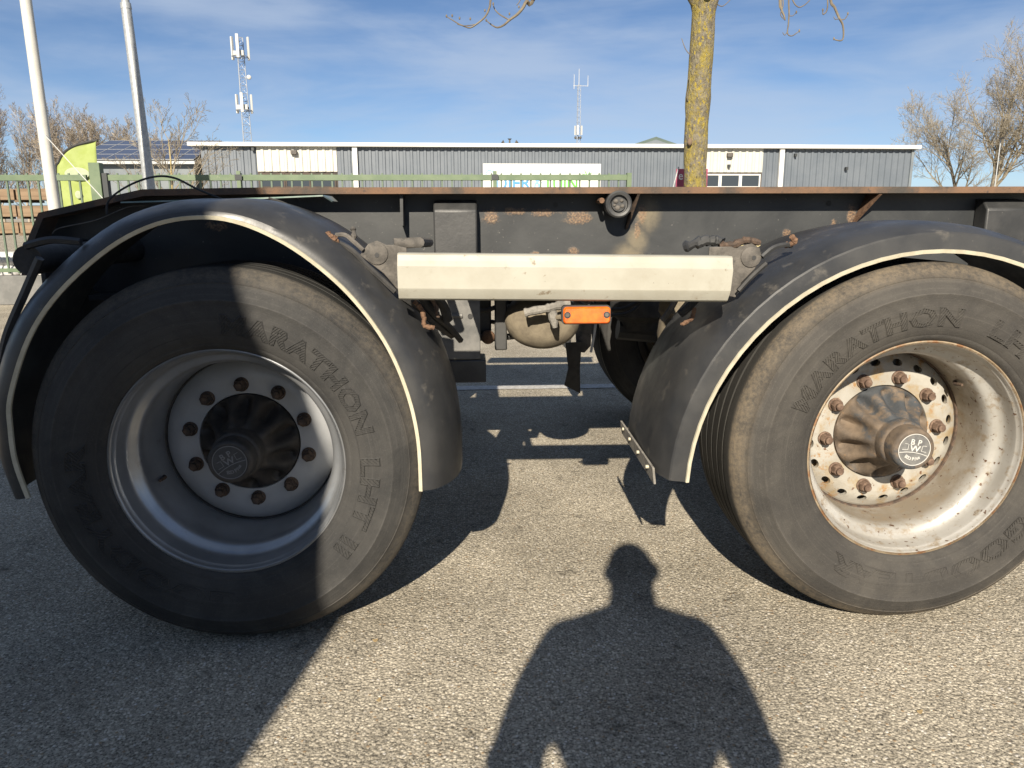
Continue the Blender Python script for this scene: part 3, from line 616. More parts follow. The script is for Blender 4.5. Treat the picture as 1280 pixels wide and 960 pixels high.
MB().box((0.655, 0.86, 0.70), (0.705, 0.93, 0.866)).build('relay_valve', 'black_paint', trailer, bevel=0.006)
MB().prism([(1.08, 0.866), (1.14, 0.866), (1.13, 0.79), (1.09, 0.79)], 0.88, 0.95).build('relay_valve', 'black_paint', trailer, bevel=0.006)
# --- side guard rail
def guard(y, s, x0, x1, dz=0.0):
    P = [(0.040, 1.0350), (0.002, 1.0345), (-0.004, 1.031), (-0.0155, 1.006), (-0.020, 1.002), (-0.020, 0.950), (-0.0185, 0.945), (-0.006, 0.924), (0.002, 0.9195), (0.040, 0.9190), (0.040, 0.9215), (0.003, 0.922), (-0.004, 0.926), (-0.017, 0.947), (-0.0175, 1.004), (-0.004, 1.029), (0.004, 1.0322), (0.040, 1.0325)]
    m = MB(); n = len(P); vs = []
    for (xx, k) in ((x0, 0.0), (x1, 0.07)): vs += [(xx-k*(1.035-p[1])*s, y+s*p[0], p[1]+(xx-0.87)*-0.015) for p in P]
    m.add(vs, [tuple(range(n)), tuple(range(2*n-1, n-1, -1))]+[(i, i+n, (i+1) % n+n, (i+1) % n) for i in range(n)])
    return m.build('side_guard_rail', 'guard_cream', trailer, ang=16)
gr = guard(0.0, 1, 0.4545, 1.293); guard(2.5, -1, 0.4545, 1.293)
for x in (0.60, 1.255): MB().tube([(x, 0.035, 0.985), (x, 0.70, 0.985)], 0.02, 8).build('guard_bracket', 'black_paint', trailer)
# --- amber side marker
lm = MB()
def rrect(x0, x1, z0, z1, r, k=5):
    out = []
    for (cx, cz, a0) in ((x1-r, z1-r, 0), (x0+r, z1-r, 90), (x0+r, z0+r, 180), (x1-r, z0+r, 270)):
        out += [(cx+r*math.cos(R(a0+90*i/k)), cz+r*math.sin(R(a0+90*i/k))) for i in range(k+1)]
    return out
lamp = MB().prism(rrect(0.864, 0.990, 0.858, 0.9065, 0.010), 0.012, 0.03).build('side_marker_lamp', 'black_paint', trailer)
ln = MB(); A = rrect(0.867, 0.987, 0.861, 0.9035, 0.009); B_ = rrect(0.870, 0.984, 0.864, 0.9005, 0.008); n = len(A)
ln.add([(p[0], 0.0125, p[1]) for p in A]+[(p[0], 0.002, p[1]) for p in A]+[(p[0], -0.002, p[1]) for p in B_], [(i, (i+1) % n, n+(i+1) % n, n+i) for i in range(n)]+[(n+i, n+(i+1) % n, 2*n+(i+1) % n, 2*n+i) for i in range(n)]+[tuple(range(2*n, 3*n))])
ln.build('lens', 'amber_lens', lamp, ang=20)
for x in (0.877, 0.977):
    MB().lathe([(0.0055, 0.006), (0.0055, -0.0035), (0.0045, -0.0045), (0.0001, -0.0045)], 14, (x, 0.8835)).build('screw', 'dusty_steel', lamp)
    MB().lathe([(0.0085, -0.0015), (0.0085, -0.0026), (0.0056, -0.0026)], 18, (x, 0.8835)).build('screw_well', 'print_dark', lamp)
MB().tube(smooth_path([(0.935, 0.025, 0.905), (0.936, 0.03, 0.93)], 3), 0.006, 6).build('lamp_stem', 'black_paint', lamp)
def lumpy(pts, r0, seed, k=6):
    rr = random.Random(seed); P = smooth_path(pts, k)
    P = [p+Vector((rr.uniform(-1, 1), rr.uniform(-1, 1), rr.uniform(-1, 1)))*r0*0.18 for p in P]
    return P, [r0*rr.uniform(0.75, 1.2) for _ in P]
MB().tube([(0.865, 0.03, 0.875), (0.855, 0.04, 0.872)], 0.007, 8).build('lamp_bolt', 'sand_dust', lamp)
MB().tube(smooth_path([(1.203, 1.54, 0.80), (1.201, 1.54, 0.66), (1.195, 1.54, 0.588), (1.182, 1.54, 0.513)], 6), 0.006, 6).build('thin_wire', 'wire_white', trailer)

# --- mudguards
TLP = [(-0.512, 0.425), (-0.531, 0.52), (-0.531, 0.61), (-0.519, 0.695), (-0.454, 0.842), (-0.365, 0.955), (-0.235, 1.06), (-0.120, 1.115), (-0.012, 1.131), (0.082, 1.117), (0.186, 1.068), (0.285, 0.992), (0.362, 0.908), (0.428, 0.802), (0.472, 0.682), (0.494, 0.560), (0.497, 0.422)]
TRP = [(LX+0.008+0.638*math.cos(R(a)), 0.403+0.638*math.sin(R(a))) for a in [177.5-i*(175/36) for i in range(37)]]
def mudguard(path2, section, y, s, flat=1.0, thick=0.005):
    P = [Vector((p[0], 0, p[1])) for p in path2]
    N = []
    for i in range(len(P)):
        t = (P[min(i+1, len(P)-1)]-P[max(i-1, 0)]).normalized(); N.append(Vector((-t.z, 0, t.x)))
    vs = []; m = len(section)
    inner = [(n_-thick, yy+(0.004 if yy < 0.05 else 0)) for (n_, yy) in section]
    ring = section+inner[::-1]; k = len(ring)
    for p, nn in zip(P, N):
        k_s = flat+(1-flat)*abs(nn.x)**1.3
        for (n_, yy) in ring: vs.append((p.x+nn.x*n_*k_s, y+s*yy, p.z+nn.z*n_*k_s))
    fs = [(i*k+j, i*k+(j+1) % k, (i+1)*k+(j+1) % k, (i+1)*k+j) for i in range(len(P)-1) for j in range(k)]
    fs += [tuple(range(k-1, -1, -1)), tuple((len(P)-1)*k+j for j in range(k))]
    o = MB().add(vs, fs).build('mudguard', 'mudguard_plastic', trailer, ang=24)
    tr = []
    for p, nn in zip(P, N): tr += [(p.x+nn.x*n_, y+s*yy, p.z+nn.z*n_) for (n_, yy) in ((-0.0075, -0.004), (0.0015, -0.007), (0.0025, -0.001), (-0.0075, 0.003))]
    fs = [(i*4+j, i*4+(j+1) % 4, (i+1)*4+(j+1) % 4, (i+1)*4+j) for i in range(len(P)-1) for j in range(4)]+[(3, 2, 1, 0), tuple((len(P)-1)*4+j for j in range(4))]
    MB().add(tr, fs).build('edge_trim', 'trim_cream', o, ang=40)
    return o
pl = [(p.x, p.z) for p in smooth_path([(a, 0, b) for a, b in TLP], 5)]
SL = [(0.0, 0.0), (0.012, 0.0015), (0.026, 0.005), (0.036, 0.0115), (0.046, 0.021), (0.060, 0.040), (0.076, 0.066), (0.092, 0.11), (0.102, 0.17), (0.104, 0.25), (0.100, 0.34), (0.092, 0.42)]
SR = [(0.0, 0.0), (0.020, 0.001), (0.041, 0.003), (0.0455, 0.006), (0.0475, 0.010), (0.0525, 0.022), (0.062, 0.045), (0.070, 0.085), (0.074, 0.15), (0.074, 0.28), (0.070, 0.38), (0.060, 0.48)]
mgl = mudguard(pl, SL, 0.0, 1, 0.44); mgr = mudguard(TRP, SR, 0.0, 1)
mgl['label'] = 'tall mudguard arching over the silver-rimmed wheel'; mgr['label'] = 'mudguard with creased lip over the rusty-rimmed wheel'
mudguard(pl, SL, 2.5, -1, 0.44); mudguard(TRP, SR, 2.5, -1)
# flap holder along the lower edge of the front mudguard
fl = MB(); fl.add([(1.122, 0.05, 0.455), (1.128, 0.05, 0.408), (1.118, 0.49, 0.470), (1.124, 0.49, 0.428), (1.128, 0.05, 0.455), (1.134, 0.05, 0.408), (1.124, 0.49, 0.470), (1.130, 0.49, 0.428)],
                 [(0, 1, 3, 2), (4, 6, 7, 5), (0, 4, 5, 1), (2, 3, 7, 6), (0, 2, 6, 4), (1, 5, 7, 3)])
fo = fl.build('flap_holder', 'grey_dust', mgr)
for y in (0.10, 0.22, 0.34, 0.44): MB().tube([(1.124, y, 0.438+y*0.04), (1.115, y, 0.438+y*0.04)], 0.005, 8).build('flap_bolt', 'trim_cream', mgr)
vs, fs = text_geo('FENDA', 0.021, 0.0006, 0.0004, res=2)
MB().add([(1.828+v[0], 0.0045-v[2]+(v[1]*0.15), 1.060+v[1]-0.0) for v in vs], fs).build('moulded_mark', 'mudguard_plastic', mgr, ang=0, fix=False)
# fixing brackets, rods, clips
def clutter(side):
    o = trailer
    if side == 'L':
        MB().prism([(0.350, 1.032), (0.372, 1.060), (0.395, 1.069), (0.418, 1.058), (0.437, 1.058), (0.470, 1.05), (0.470, 0.945), (0.441, 0.945), (0.409, 0.985)], 0.085, 0.092).build('fender_bracket', 'dusty_steel', o, bevel=0.002)
        MB().lathe([(0.029, 0.086), (0.028, 0.0815), (0.024, 0.080), (0.0001, 0.0805)], 18, (0.394, 1.036)).build('bracket_boss', 'dusty_steel', o)
        MB().disc(0.006, 0.0793, 14, (0.394, 1.032)).build('bolt_hole', 'print_dark', o, ang=0)
        MB().tube([(0.435, 0.12, 1.060), (0.50, 0.13, 1.062), (0.505, 0.5, 1.05)], 0.014, 10).build('support_rod', 'dusty_steel', o)
        MB().tube(smooth_path([(0.29, 0.10, 1.083), (0.315, 0.09, 1.083), (0.335, 0.085, 1.068), (0.36, 0.08, 1.045)], 5), 0.006, 6).build('clip_strap', 'dusty_steel', o)
        MB().tube(smooth_path([(0.28, 0.10, 1.070), (0.33, 0.085, 1.045), (0.37, 0.075, 1.005), (0.44, 0.06, 0.94)], 6), 0.007, 6).build('rubber_seal', 'rubber_black', o)
        P, q = lumpy([(0.268, 0.10, 1.085), (0.28, 0.09, 1.075), (0.292, 0.09, 1.068)], 0.010, 11); MB().tube(P, q, 8).build('rusty_clip', 'rust', o)
        P, q = lumpy([(0.335, 0.10, 1.10), (0.337, 0.09, 1.075)], 0.007, 12); MB().tube(P, q, 8).build('rusty_clip', 'dusty_steel', o)
        for k, pts in enumerate(([(0.455, 0.10, 0.925), (0.50, 0.12, 0.89), (0.535, 0.16, 0.845), (0.575, 0.3, 0.79)], [(0.50, 0.09, 0.925), (0.535, 0.12, 0.875), (0.57, 0.2, 0.83), (0.60, 0.3, 0.775)], [(0.54, 0.1, 0.925), (0.56, 0.12, 0.895), (0.57, 0.14, 0.855)])):
            MB().tube(smooth_path(pts, 5), [0.012, 0.010, 0.014][k % 3], 6).build('support_strap', 'rubber_black', o)
        P, q = lumpy([(0.488, 0.075, 0.912), (0.503, 0.07, 0.895), (0.510, 0.07, 0.870), (0.512, 0.07, 0.850), (0.535, 0.07, 0.845)], 0.0065, 13); MB().tube(P, q, 8).build('rusty_hook', 'rust', o)
        P, q = lumpy([(0.530, 0.09, 0.92), (0.542, 0.09, 0.895), (0.546, 0.09, 0.87)], 0.006, 14); MB().tube(P, q, 8).build('rusty_hook', 'rust_dark', o)
    else:
        MB().prism([(1.26, 1.048), (1.345, 1.050), (1.372, 1.058), (1.395, 1.045), (1.402, 1.02), (1.385, 0.99), (1.352, 0.955), (1.338, 0.915), (1.26, 0.93)], 0.085, 0.092).build('fender_bracket', 'dusty_steel', o, bevel=0.002)
        MB().lathe([(0.028, 0.086), (0.027, 0.0815), (0.023, 0.080), (0.0001, 0.0805)], 18, (1.372, 1.022)).build('bracket_boss', 'dusty_steel', o)
        MB().disc(0.006, 0.0793, 14, (1.379, 1.020)).build('bolt_hole', 'print_dark', o, ang=0)
        P, q = lumpy([(1.205, 0.12, 1.046), (1.24, 0.11, 1.060), (1.275, 0.11, 1.064), (1.30, 0.11, 1.058)], 0.014, 21); MB().tube(P, q, 9).build('support_rod', 'black_paint', o)
        P, q = lumpy([(1.29, 0.10, 1.05), (1.33, 0.09, 1.055), (1.36, 0.09, 1.065), (1.395, 0.09, 1.058)], 0.010, 22); MB().tube(P, q, 8).build('rusty_clip', 'rust_dark', o)
        MB().tube(smooth_path([(1.40, 0.08, 1.022), (1.43, 0.085, 1.045), (1.465, 0.09, 1.053), (1.485, 0.10, 1.05)], 5), 0.007, 6).build('clip_strap', 'black_paint', o)
        P, q = lumpy([(1.470, 0.10, 1.052), (1.488, 0.09, 1.058), (1.480, 0.09, 1.075)], 0.0085, 23); MB().tube(P, q, 8).build('rusty_clip', 'rust', o)
        MB().tube(smooth_path([(1.335, 0.06, 0.935), (1.37, 0.065, 0.972), (1.41, 0.075, 1.005)], 5), 0.007, 6).build('rubber_seal', 'rubber_black', o)
        for pts, r_ in (([(1.20, 0.14, 0.925), (1.185, 0.15, 0.885), (1.165, 0.17, 0.845)], 0.008), ([(1.255, 0.12, 0.925), (1.225, 0.13, 0.885), (1.205, 0.14, 0.865)], 0.011)):
            MB().tube(smooth_path(pts, 5), r_, 6).build('support_strap', 'dusty_steel' if r_ < 0.01 else 'rubber_black', o)
        P, q = lumpy([(1.232, 0.10, 0.885), (1.228, 0.10, 0.862), (1.21, 0.10, 0.848), (1.20, 0.10, 0.842)], 0.006, 24); MB().tube(P, q, 8).build('rusty_hook', 'rust', o)
        P, q = lumpy([(1.14, 0.3, 0.918), (1.19, 0.3, 0.915), (1.24, 0.3, 0.918)], 0.014, 25); MB().tube(P, q, 8).build('rusty_bar', 'rust', o)
clutter('L'); clutter('R')
# rear tube, cables, strip on the frame end
tb = MB().tube([(-0.478, 0.085, 1.024), (-0.478, 0.72, 1.024)], 0.037, 24).build('support_tube', 'rubber_black', trailer)
MB().tube(smooth_path([(-0.47, 0.07, 1.06), (-0.40, 0.06, 1.075), (-0.33, 0.06, 1.07)], 6), 0.010, 6).build('tube_clamp', 'black_paint', tb)
MB().tube(smooth_path([(-0.44, 0.07, 1.03), (-0.49, 0.08, 0.95), (-0.56, 0.09, 0.83), (-0.60, 0.10, 0.72)], 6), 0.011, 6).build('fender_strap', 'black_paint', trailer)
MB().tube(smooth_path([(-0.415, 0.4, 1.138), (-0.404, 0.4, 1.178), (-0.345, 0.4, 1.218), (-0.276, 0.41, 1.243), (-0.22, 0.42, 1.24), (-0.166, 0.45, 1.209), (-0.10, 0.55, 1.17)], 6), 0.0032, 6).build('loose_cable', 'rubber_black', trailer)
MB().tube(smooth_path([(-0.575, 0.4, 1.084), (-0.55, 0.4, 1.1), (-0.446, 0.4, 1.122), (-0.352, 0.4, 1.158), (-0.284, 0.4, 1.16)], 6), 0.0018, 5).build('loose_wire', 'dusty_steel', trailer)
MB().tube(smooth_path([(0.08, 0.3, 1.179), (0.127, 0.3, 1.149), (0.165, 0.3, 1.131), (0.18, 0.3, 1.118)], 6), 0.0035, 6).build('loose_cable', 'rubber_black', trailer)
MB().tube(smooth_path([(0.075, 0.3, 1.180), (0.12, 0.3, 1.165), (0.16, 0.3, 1.14), (0.168, 0.3, 1.125)], 6), 0.0035, 6).build('loose_cable', 'rubber_black', trailer)
MB().add([(-0.351, 0.35, 1.1685), (0.05, 0.35, 1.1795), (0.215, 0.35, 1.186), (0.232, 0.40, 1.170), (-0.351, 0.352, 1.1725), (0.05, 0.352, 1.1835), (0.215, 0.352, 1.190), (0.232, 0.402, 1.174), (-0.351, 0.50, 1.1725), (0.05, 0.50, 1.1835), (0.215, 0.50, 1.19), (0.232, 0.50, 1.174)],
         [(0, 1, 5, 4), (1, 2, 6, 5), (2, 3, 7, 6), (4, 5, 9, 8), (5, 6, 10, 9), (6, 7, 11, 10)]).build('edge_strip', 'strip_green', trailer, ang=0)

# ------------------------------------------------------------------ parked truck and photographer, both behind the camera
az = -math.atan2(LIGHT.x, LIGHT.y)
trk = thing('parked_truck', 'tall dark blue high-roofed truck parked with its back to the trailer', 'truck', (-1.66, -3.27, 0), az)
pf = [(1.25, 0.9), (1.25, 2.42), (1.20, 2.7), (1.12, 2.97), (1.01, 3.30), (0.88, 3.68), (0.72, 3.9), (0.45, 3.97), (0, 3.98)]
poly = pf+[(-x, z) for (x, z) in reversed(pf[:-1])]
MB().prism(poly, -6.0, 0.0).build('body', 'truck_paint', trk, ang=40, bevel=0.02)
MB().box((-1.2, -6.5, 0.55), (1.2, -0.05, 0.897)).build('chassis', 'black_paint', trk)
MB().box((-1.22, -0.02, 0.45), (1.22, 0.06, 0.62)).build('bumper', 'black_paint', trk, bevel=0.02)
MB().box((-0.012, 0.0, 1.0), (0.012, 0.02, 3.5)).build('door_seam', 'black_paint', trk)
for s_ in (-1, 1):
    MB().box((s_*0.95-0.14, 0.003, 0.70), (s_*0.95+0.14, 0.04, 0.86)).build('tail_light', 'lamp_red', trk, bevel=0.01)
    MB().tube([(s_*0.10, 0.03, 1.0), (s_*0.10, 0.03, 3.4)], 0.017, 8).build('door_bar', 'galvanised', trk)
    for y in (-1.6, -4.8):
        q = MB().lathe([(0.25, 0.0), (0.48, 0.0), (0.5, 0.03), (0.5, 0.25), (0.48, 0.28), (0.25, 0.28)], 40).xf(Matrix.Translation((s_*1.06, y, 0.5)) @ Matrix.Rotation(R(90), 4, 'Z') @ Matrix.Translation((0, -0.14, 0)))
        q.build('wheel', 'rubber_dark', trk)

def person():
    mb = MB()
    def limb(pts, rad, n=14):
        mb.tube(smooth_path(pts, 4), [rad[min(int(i/4), len(rad)-2)]*(1-(i % 4)/4)+rad[min(int(i/4)+1, len(rad)-1)]*((i % 4)/4) for i in range(4*(len(pts)-1)+1)], n)
    X, Y = 0.622, -2.385
    mb.ell((X, Y+0.01, 1.650), (0.078, 0.095, 0.113), 24, 16); mb.ell((X, Y+0.035, 1.60), (0.058, 0.07, 0.075), 20, 12)
    for s_ in (-1, 1): mb.ell((X+s_*0.080, Y, 1.645), (0.014, 0.022, 0.033), 10, 8)
    mb.ell((X, Y+0.115, 1.635), (0.014, 0.022, 0.024), 10, 8)
    mb.ell((X, Y+0.098, 1.595), (0.026, 0.012, 0.011), 10, 8)
    limb([(X, Y, 1.40), (X, Y, 1.50), (X, Y+0.01, 1.60)], [0.085, 0.074, 0.066])
    for (z, a, b) in ((1.38, 0.165, 0.105), (1.28, 0.185, 0.125), (1.19, 0.19, 0.13), (1.04, 0.172, 0.13), (0.94, 0.185, 0.13)): mb.ell((X, Y, z), (a, b, 0.13), 28, 14)
    hands = []
    for s_ in (-1, 1):
        sh = (X-0.010+s_*0.172, Y, 1.400); el = (X-0.004+s_*0.258, Y+0.03, 1.10); wr_ = (X+0.015+s_*0.115, Y+0.375, 1.10)
        limb([(X, Y, 1.475), (X-0.004+s_*0.085, Y, 1.440), sh], [0.060, 0.062, 0.066])
        mb.ell(sh, (0.07, 0.072, 0.068), 14, 10)
        limb([sh, ((sh[0]+el[0])/2+s_*0.012, Y+0.01, 1.27), el], [0.074, 0.068, 0.058]); limb([el, ((el[0]+wr_[0])/2, (el[1]+wr_[1])/2, 1.12), wr_], [0.052, 0.046, 0.032])
        pc = (X+0.015+s_*0.098, Y+0.425, 1.105); limb([wr_, pc], [0.03, 0.034], 12)
        for k in range(4):
            z = 1.150-k*0.020; L_ = (0.9, 1.0, 0.95, 0.75)[k]
            limb([(pc[0], pc[1]+0.006, z-0.012), (pc[0]+s_*0.012, pc[1]+0.026*L_, z), (pc[0]-s_*0.012*L_, pc[1]+0.036, z+0.001), (pc[0]-s_*0.030*L_, pc[1]+0.034, z+0.001)], [0.0105, 0.0095, 0.009, 0.0075], 8)
        limb([(pc[0]-s_*0.004, pc[1]-0.012, 1.09), (pc[0]-s_*0.022, pc[1]-0.006, 1.10), (pc[0]-s_*0.045, pc[1]+0.002, 1.108)], [0.013, 0.0115, 0.009], 8)
        hp = (X+s_*0.095, Y, 0.90)
        limb([hp, (X+s_*0.11, Y+0.02, 0.50), (X+s_*0.115, Y-0.01, 0.09)], [0.092, 0.062, 0.045])
        mb.ell((X+s_*0.118, Y+0.055, 0.045), (0.048, 0.135, 0.046), 16, 10)
    o = mb.build('person', 'jacket', None, ang=0)
    rm = o.modifiers.new('remesh', 'REMESH'); rm.mode = 'VOXEL'; rm.voxel_size = 0.0075; rm.use_smooth_shade = True
    sm = o.modifiers.new('smooth', 'SMOOTH'); sm.iterations = 4; sm.factor = 0.5
    dg = bpy.context.evaluated_depsgraph_get(); me = bpy.data.meshes.new_from_object(o.evaluated_get(dg))
    o.modifiers.clear(); o.data = me; me.materials.clear()
    for k in ('jacket', 'jeans', 'skin', 'shoe', 'hair'): me.materials.append(MAT[k])
    for p in me.polygons:
        c = p.center; i = 0
        if c.z < 0.095: i = 3
        elif c.z < 0.93 and c.y < Y+0.2: i = 1
        if c.z > 1.50: i = 2
        if c.z > 1.66 and (c.y < Y+0.075 or c.z > 1.735) and abs(c.x-X) < 0.09: i = 4
        if c.y > Y+0.365 and c.z > 1.0: i = 2
        p.material_index = i
    return tag(o, 'person in a dark jacket holding up a phone, back to the sun', 'person')
person()
ph = MB().prism(rrect(-0.078, 0.078, -0.037, 0.037, 0.009), -0.004, 0.004).build('phone', 'phone_black', None, (0.637, -1.931, 1.115), bevel=0.0015)
ph.rotation_euler = (-pit, 0, 0)
tag(ph, 'black phone held level in both hands of the person', 'phone')

# ------------------------------------------------------------------ fence, poles and flag
def fence(x0, x1, y, posts, label, top=1.68, endpost=None):
    t = thing('steel_fence', label, 'fence', (x0, y, 0), 0, 'green bar fence along the yard'); Lh = x1-x0
    MB().box((-0.02, -0.06, 0), (Lh, 0.08, 0.385)).build('plinth', 'plinth_concrete', t, bevel=0.01)
    for z0, z1 in ((top-0.075, top), (0.43, 0.48)): MB().box((0, -0.022, z0), (Lh, 0.022, z1)).build('rail', 'fence_green', t, bevel=0.004)
    bm_ = MB().box((-0.011, -0.011, 0.41), (0.011, 0.011, top+0.02)).mesh('bar', 0); bm_.materials.append(MAT['fence_bar'])
    x = 0.06
    while x < Lh-0.03:
        link('bar', bm_, t, (x, 0.0, 0)).scale = (1, 1, 1); x += 0.132
    for px in posts:
        p_ = MB().box((px-x0-0.025, -0.055, 0.2), (px-x0+0.025, -0.024, top+0.045)).build('post', 'fence_green', t)
        MB().box((px-x0-0.045, -0.064, top-0.07), (px-x0+0.045, -0.056, top+0.0)).build('clamp', 'clamp_dark', p_)
    return t
f1 = fence(-9.0, -4.36, 8.62, (-8.6, -5.9), 'green steel bar fence in front of the stacked timber')
f2 = fence(-4.16, 2.80, 8.62, (-2.40, 0.96), 'green steel bar fence running in front of the warehouse')
MB().box((-0.14, -0.06, 0.386), (0.0, 0.06, 1.83)).build('gate_post', 'fence_green', f2, bevel=0.006)
MB().box((0.012, -0.045, 0.3), (0.075, 0.045, 1.70)).build('lock_case', 'clamp_dark', f2)
MB().box((6.90, -0.05, 0.0), (6.96, 0.05, 1.70)).build('end_post', 'fence_green', f2)

fp = thing('flagpole', 'slim white flagpole leaning slightly in front of the green fence', 'flagpole', (-3.32, 5.75, 0))
MB().tube([(0, 0, 0), (-0.03, 0.02, 2), (-0.10, 0.05, 8.5)], [0.055, 0.052, 0.032], 20).build('mast', 'pole_white', fp)
MB().ell((-0.10, 0.05, 8.53), (0.06, 0.06, 0.05)).build('finial', 'pole_white', fp)
MB().tube([(-0.0, -0.05, 1.9), (0.30, -0.1, 1.55), (0.62, -0.15, 1.18)], 0.004, 5).build('guy_line', 'wire_white', fp)
lp = thing('lamp_post', 'galvanised grey street lamp post in front of the green fence', 'lamp post', (-3.05, 7.4, 0))
MB().tube([(0, 0, 0), (-0.05, 0.03, 1.6), (-0.115, 0.06, 3.42)], [0.066, 0.062, 0.054], 24).build('lower_mast', 'galvanised', lp)
MB().tube([(-0.113, 0.06, 3.40), (-0.116, 0.06, 3.46)], [0.058, 0.056], 24).build('collar', 'galvanised', lp)
MB().tube([(-0.115, 0.06, 3.45), (-0.22, 0.10, 7.2)], [0.043, 0.034], 20).build('upper_mast', 'galvanised', lp)
MB().box((-0.32, -0.62, 7.15), (-0.12, 0.14, 7.27)).build('lamp_head', 'dusty_steel', lp, bevel=0.03)
ff = thing('feather_flag', 'lime green feather flag with black curved edge behind the fence', 'flag', (-5.14, 9.40, 0))
edge = smooth_path([(0, 0, 0), (0, 0, 1.0), (0.0, 0, 1.74), (0.06, 0, 1.90), (0.16, 0, 2.03), (0.33, 0, 2.12), (0.62, 0, 2.185)], 8)
MB().tube(edge, 0.018, 8).build('flag_rod', 'rubber_black', ff)
cl = MB(); cols = 9; top_ = [p for p in edge if p.z > 0.62]; vs = []
for i, p in enumerate(top_):
    xr = 0.60-0.08*(2.18-p.z)/1.5
    for j in range(cols+1):
        t = j/cols; x = p.x+0.012+(xr-p.x-0.012)*t
        zz = p.z if p.z < 1.74 else p.z-(p.z-1.74)*0.0
        vs.append((x, 0.025*math.sin(5*t+zz*3)*t, zz-0.02*t))
n = cols+1
cl.add(vs, [(i*n+j, i*n+j+1, (i+1)*n+j+1, (i+1)*n+j) for i in range(len(top_)-1) for j in range(cols)]); fcl = cl.build('flag_cloth', 'flag_lime', ff, ang=60)
so = fcl.modifiers.new('solid', 'SOLIDIFY'); so.thickness = 0.004
em = MB(); em.ell((0.30, -0.035, 1.735), (0.17, 0.006, 0.085), 20, 8); em.build('flag_emblem', 'print_pale', ff)
for k in range(3): MB().ell((0.28+0.02*k, -0.03, 1.45-0.17*k), (0.045, 0.006, 0.055), 14, 6).build('flag_print', 'print_pale', ff)

# goods behind the fence
gz = 0.0
for r_, (z0, n_) in enumerate(((0.86, 5), (1.12, 5), (1.38, 4))):
    t = thing('timber_pack', ['bottom brown timber pack on the bags behind the fence', 'middle brown timber pack behind the green fence', 'top brown timber pack of the stack behind the fence'][r_], 'timber', (-7.2, 10.9, z0), 0, 'stacked timber packs')
    rr = random.Random(r_)
    for k in range(n_):
        for j in range(2):
            l = 1.0+rr.uniform(-0.04, 0.04); y = k*0.15
            MB().box((j*0.62+rr.uniform(-.02, .02), y, 0.035+0.0), (j*0.62+0.60, y+0.14, 0.205+rr.uniform(-.01, .01))).build('plank', 'timber', t, bevel=0.004)
    for x in (0.1, 0.6, 1.1): MB().box((x, 0.0, 0), (x+0.09, 0.7, 0.034)).build('bearer', 'timber_dark', t)
rr = random.Random(9)
for k in range(8):
    lay, i = divmod(k, 4)
    b = MB().ell((0, 0, 0), (0.30, 0.22, 0.125), 20, 12)
    b.v = [(math.copysign(abs(x/0.30)**0.6*0.30, x), math.copysign(abs(y/0.22)**0.6*0.22, y), max(-0.1, min(0.1, z))) for (x, y, z) in b.v]
    o = b.build('sack', 'bag_white', None, (-7.3+i*0.52+0.08*lay, 10.75+0.2*lay*0, 0.31+0.20*lay+0.0), ang=60); o.rotation_euler = (0, 0, rr.uniform(-.15, .15))
    tag(o, 'white filled sack stacked under the timber behind the fence', 'sack', 'white sacks under the timber')
pp = thing('pallet', 'wooden pallet carrying the white sacks behind the fence', 'pallet', (-7.6, 10.45, 0))
for k in range(5): MB().box((0, k*0.13, 0.16), (2.2, k*0.13+0.10, 0.20)).build('plank', 'timber', pp)
for x in (0, 1.05, 2.1): MB().box((x, 0, 0), (x+0.1, 0.62, 0.159)).build('bearer', 'timber_dark', pp)
wd = thing('timber_screen', 'dark wooden panel standing beside the timber packs behind the fence', 'panel', (-8.3, 10.3, 0))
for k in range(9): MB().box((0.0+k*0.1, 0, 0.2), (0.095+k*0.1, 0.03, 1.35)).build('plank', 'timber_dark', wd)
MB().box((0, 0.031, 0.5), (0.9, 0.07, 0.6)).build('rail', 'timber_dark', wd); MB().box((0, 0.031, 0), (0.08, 0.07, 0.49)).build('leg', 'timber_dark', wd); MB().box((0.8, 0.031, 0), (0.88, 0.07, 0.49)).build('leg', 'timber_dark', wd)

# ------------------------------------------------------------------ warehouse
A0 = Vector((-17.11, 51.3, 0)); A1 = Vector((32.1, 52.9, 0)); WLN = (A1-A0).length; wrz = math.atan2(A1.y-A0.y, A1.x-A0.x)
wh = thing('warehouse', 'long low warehouse clad in ribbed grey steel with white roof edge', 'building', A0, wrz)
def ribbed(x0, x1, z0, z1, y, pitch, depth):
    m = MB(); pts = []; x = x0
    while x < x1-1e-6:
        for fx, dy in ((0.0, 0), (0.5, 0), (0.6, -depth), (0.9, -depth)):
            xx = x+fx*pitch
            if xx < x1: pts.append((xx, y+dy))
        x += pitch
    pts.append((x1, y)); n = len(pts)
    return m.add([(p[0], p[1], z0) for p in pts]+[(p[0], p[1], z1) for p in pts], [(i, i+1, n+i+1, n+i) for i in range(n-1)])
H = 5.72; k_ = WLN/892.0
def wx(px): return (px-250)*k_*1.0
segs = [(0, wx(315), 'cladding_grey', 0), (wx(315), wx(410), 'cladding_cream', 4.13), (wx(410), wx(860), 'cladding_grey', 0), (wx(860), wx(943), 'cladding_cream', 4.13), (wx(943), WLN, 'cladding_grey', 0)]
for (x0, x1, mt, z0) in segs:
    ribbed(x0+0.01, x1-0.01, z0, H, -0.05 if z0 else 0.0, 0.46 if mt == 'cladding_grey' else 0.5, 0.07).build('cladding_panel', mt, wh, ang=0, fix=False)
MB().box((0, 0.02, 0), (WLN, 18, 5.66)).build('wall_core', 'roof_felt', wh)
MB().box((-0.7, -0.45, 5.721), (WLN+0.35, 18.2, 5.98)).build('roof_edge', 'white_trim', wh, bevel=0.03)
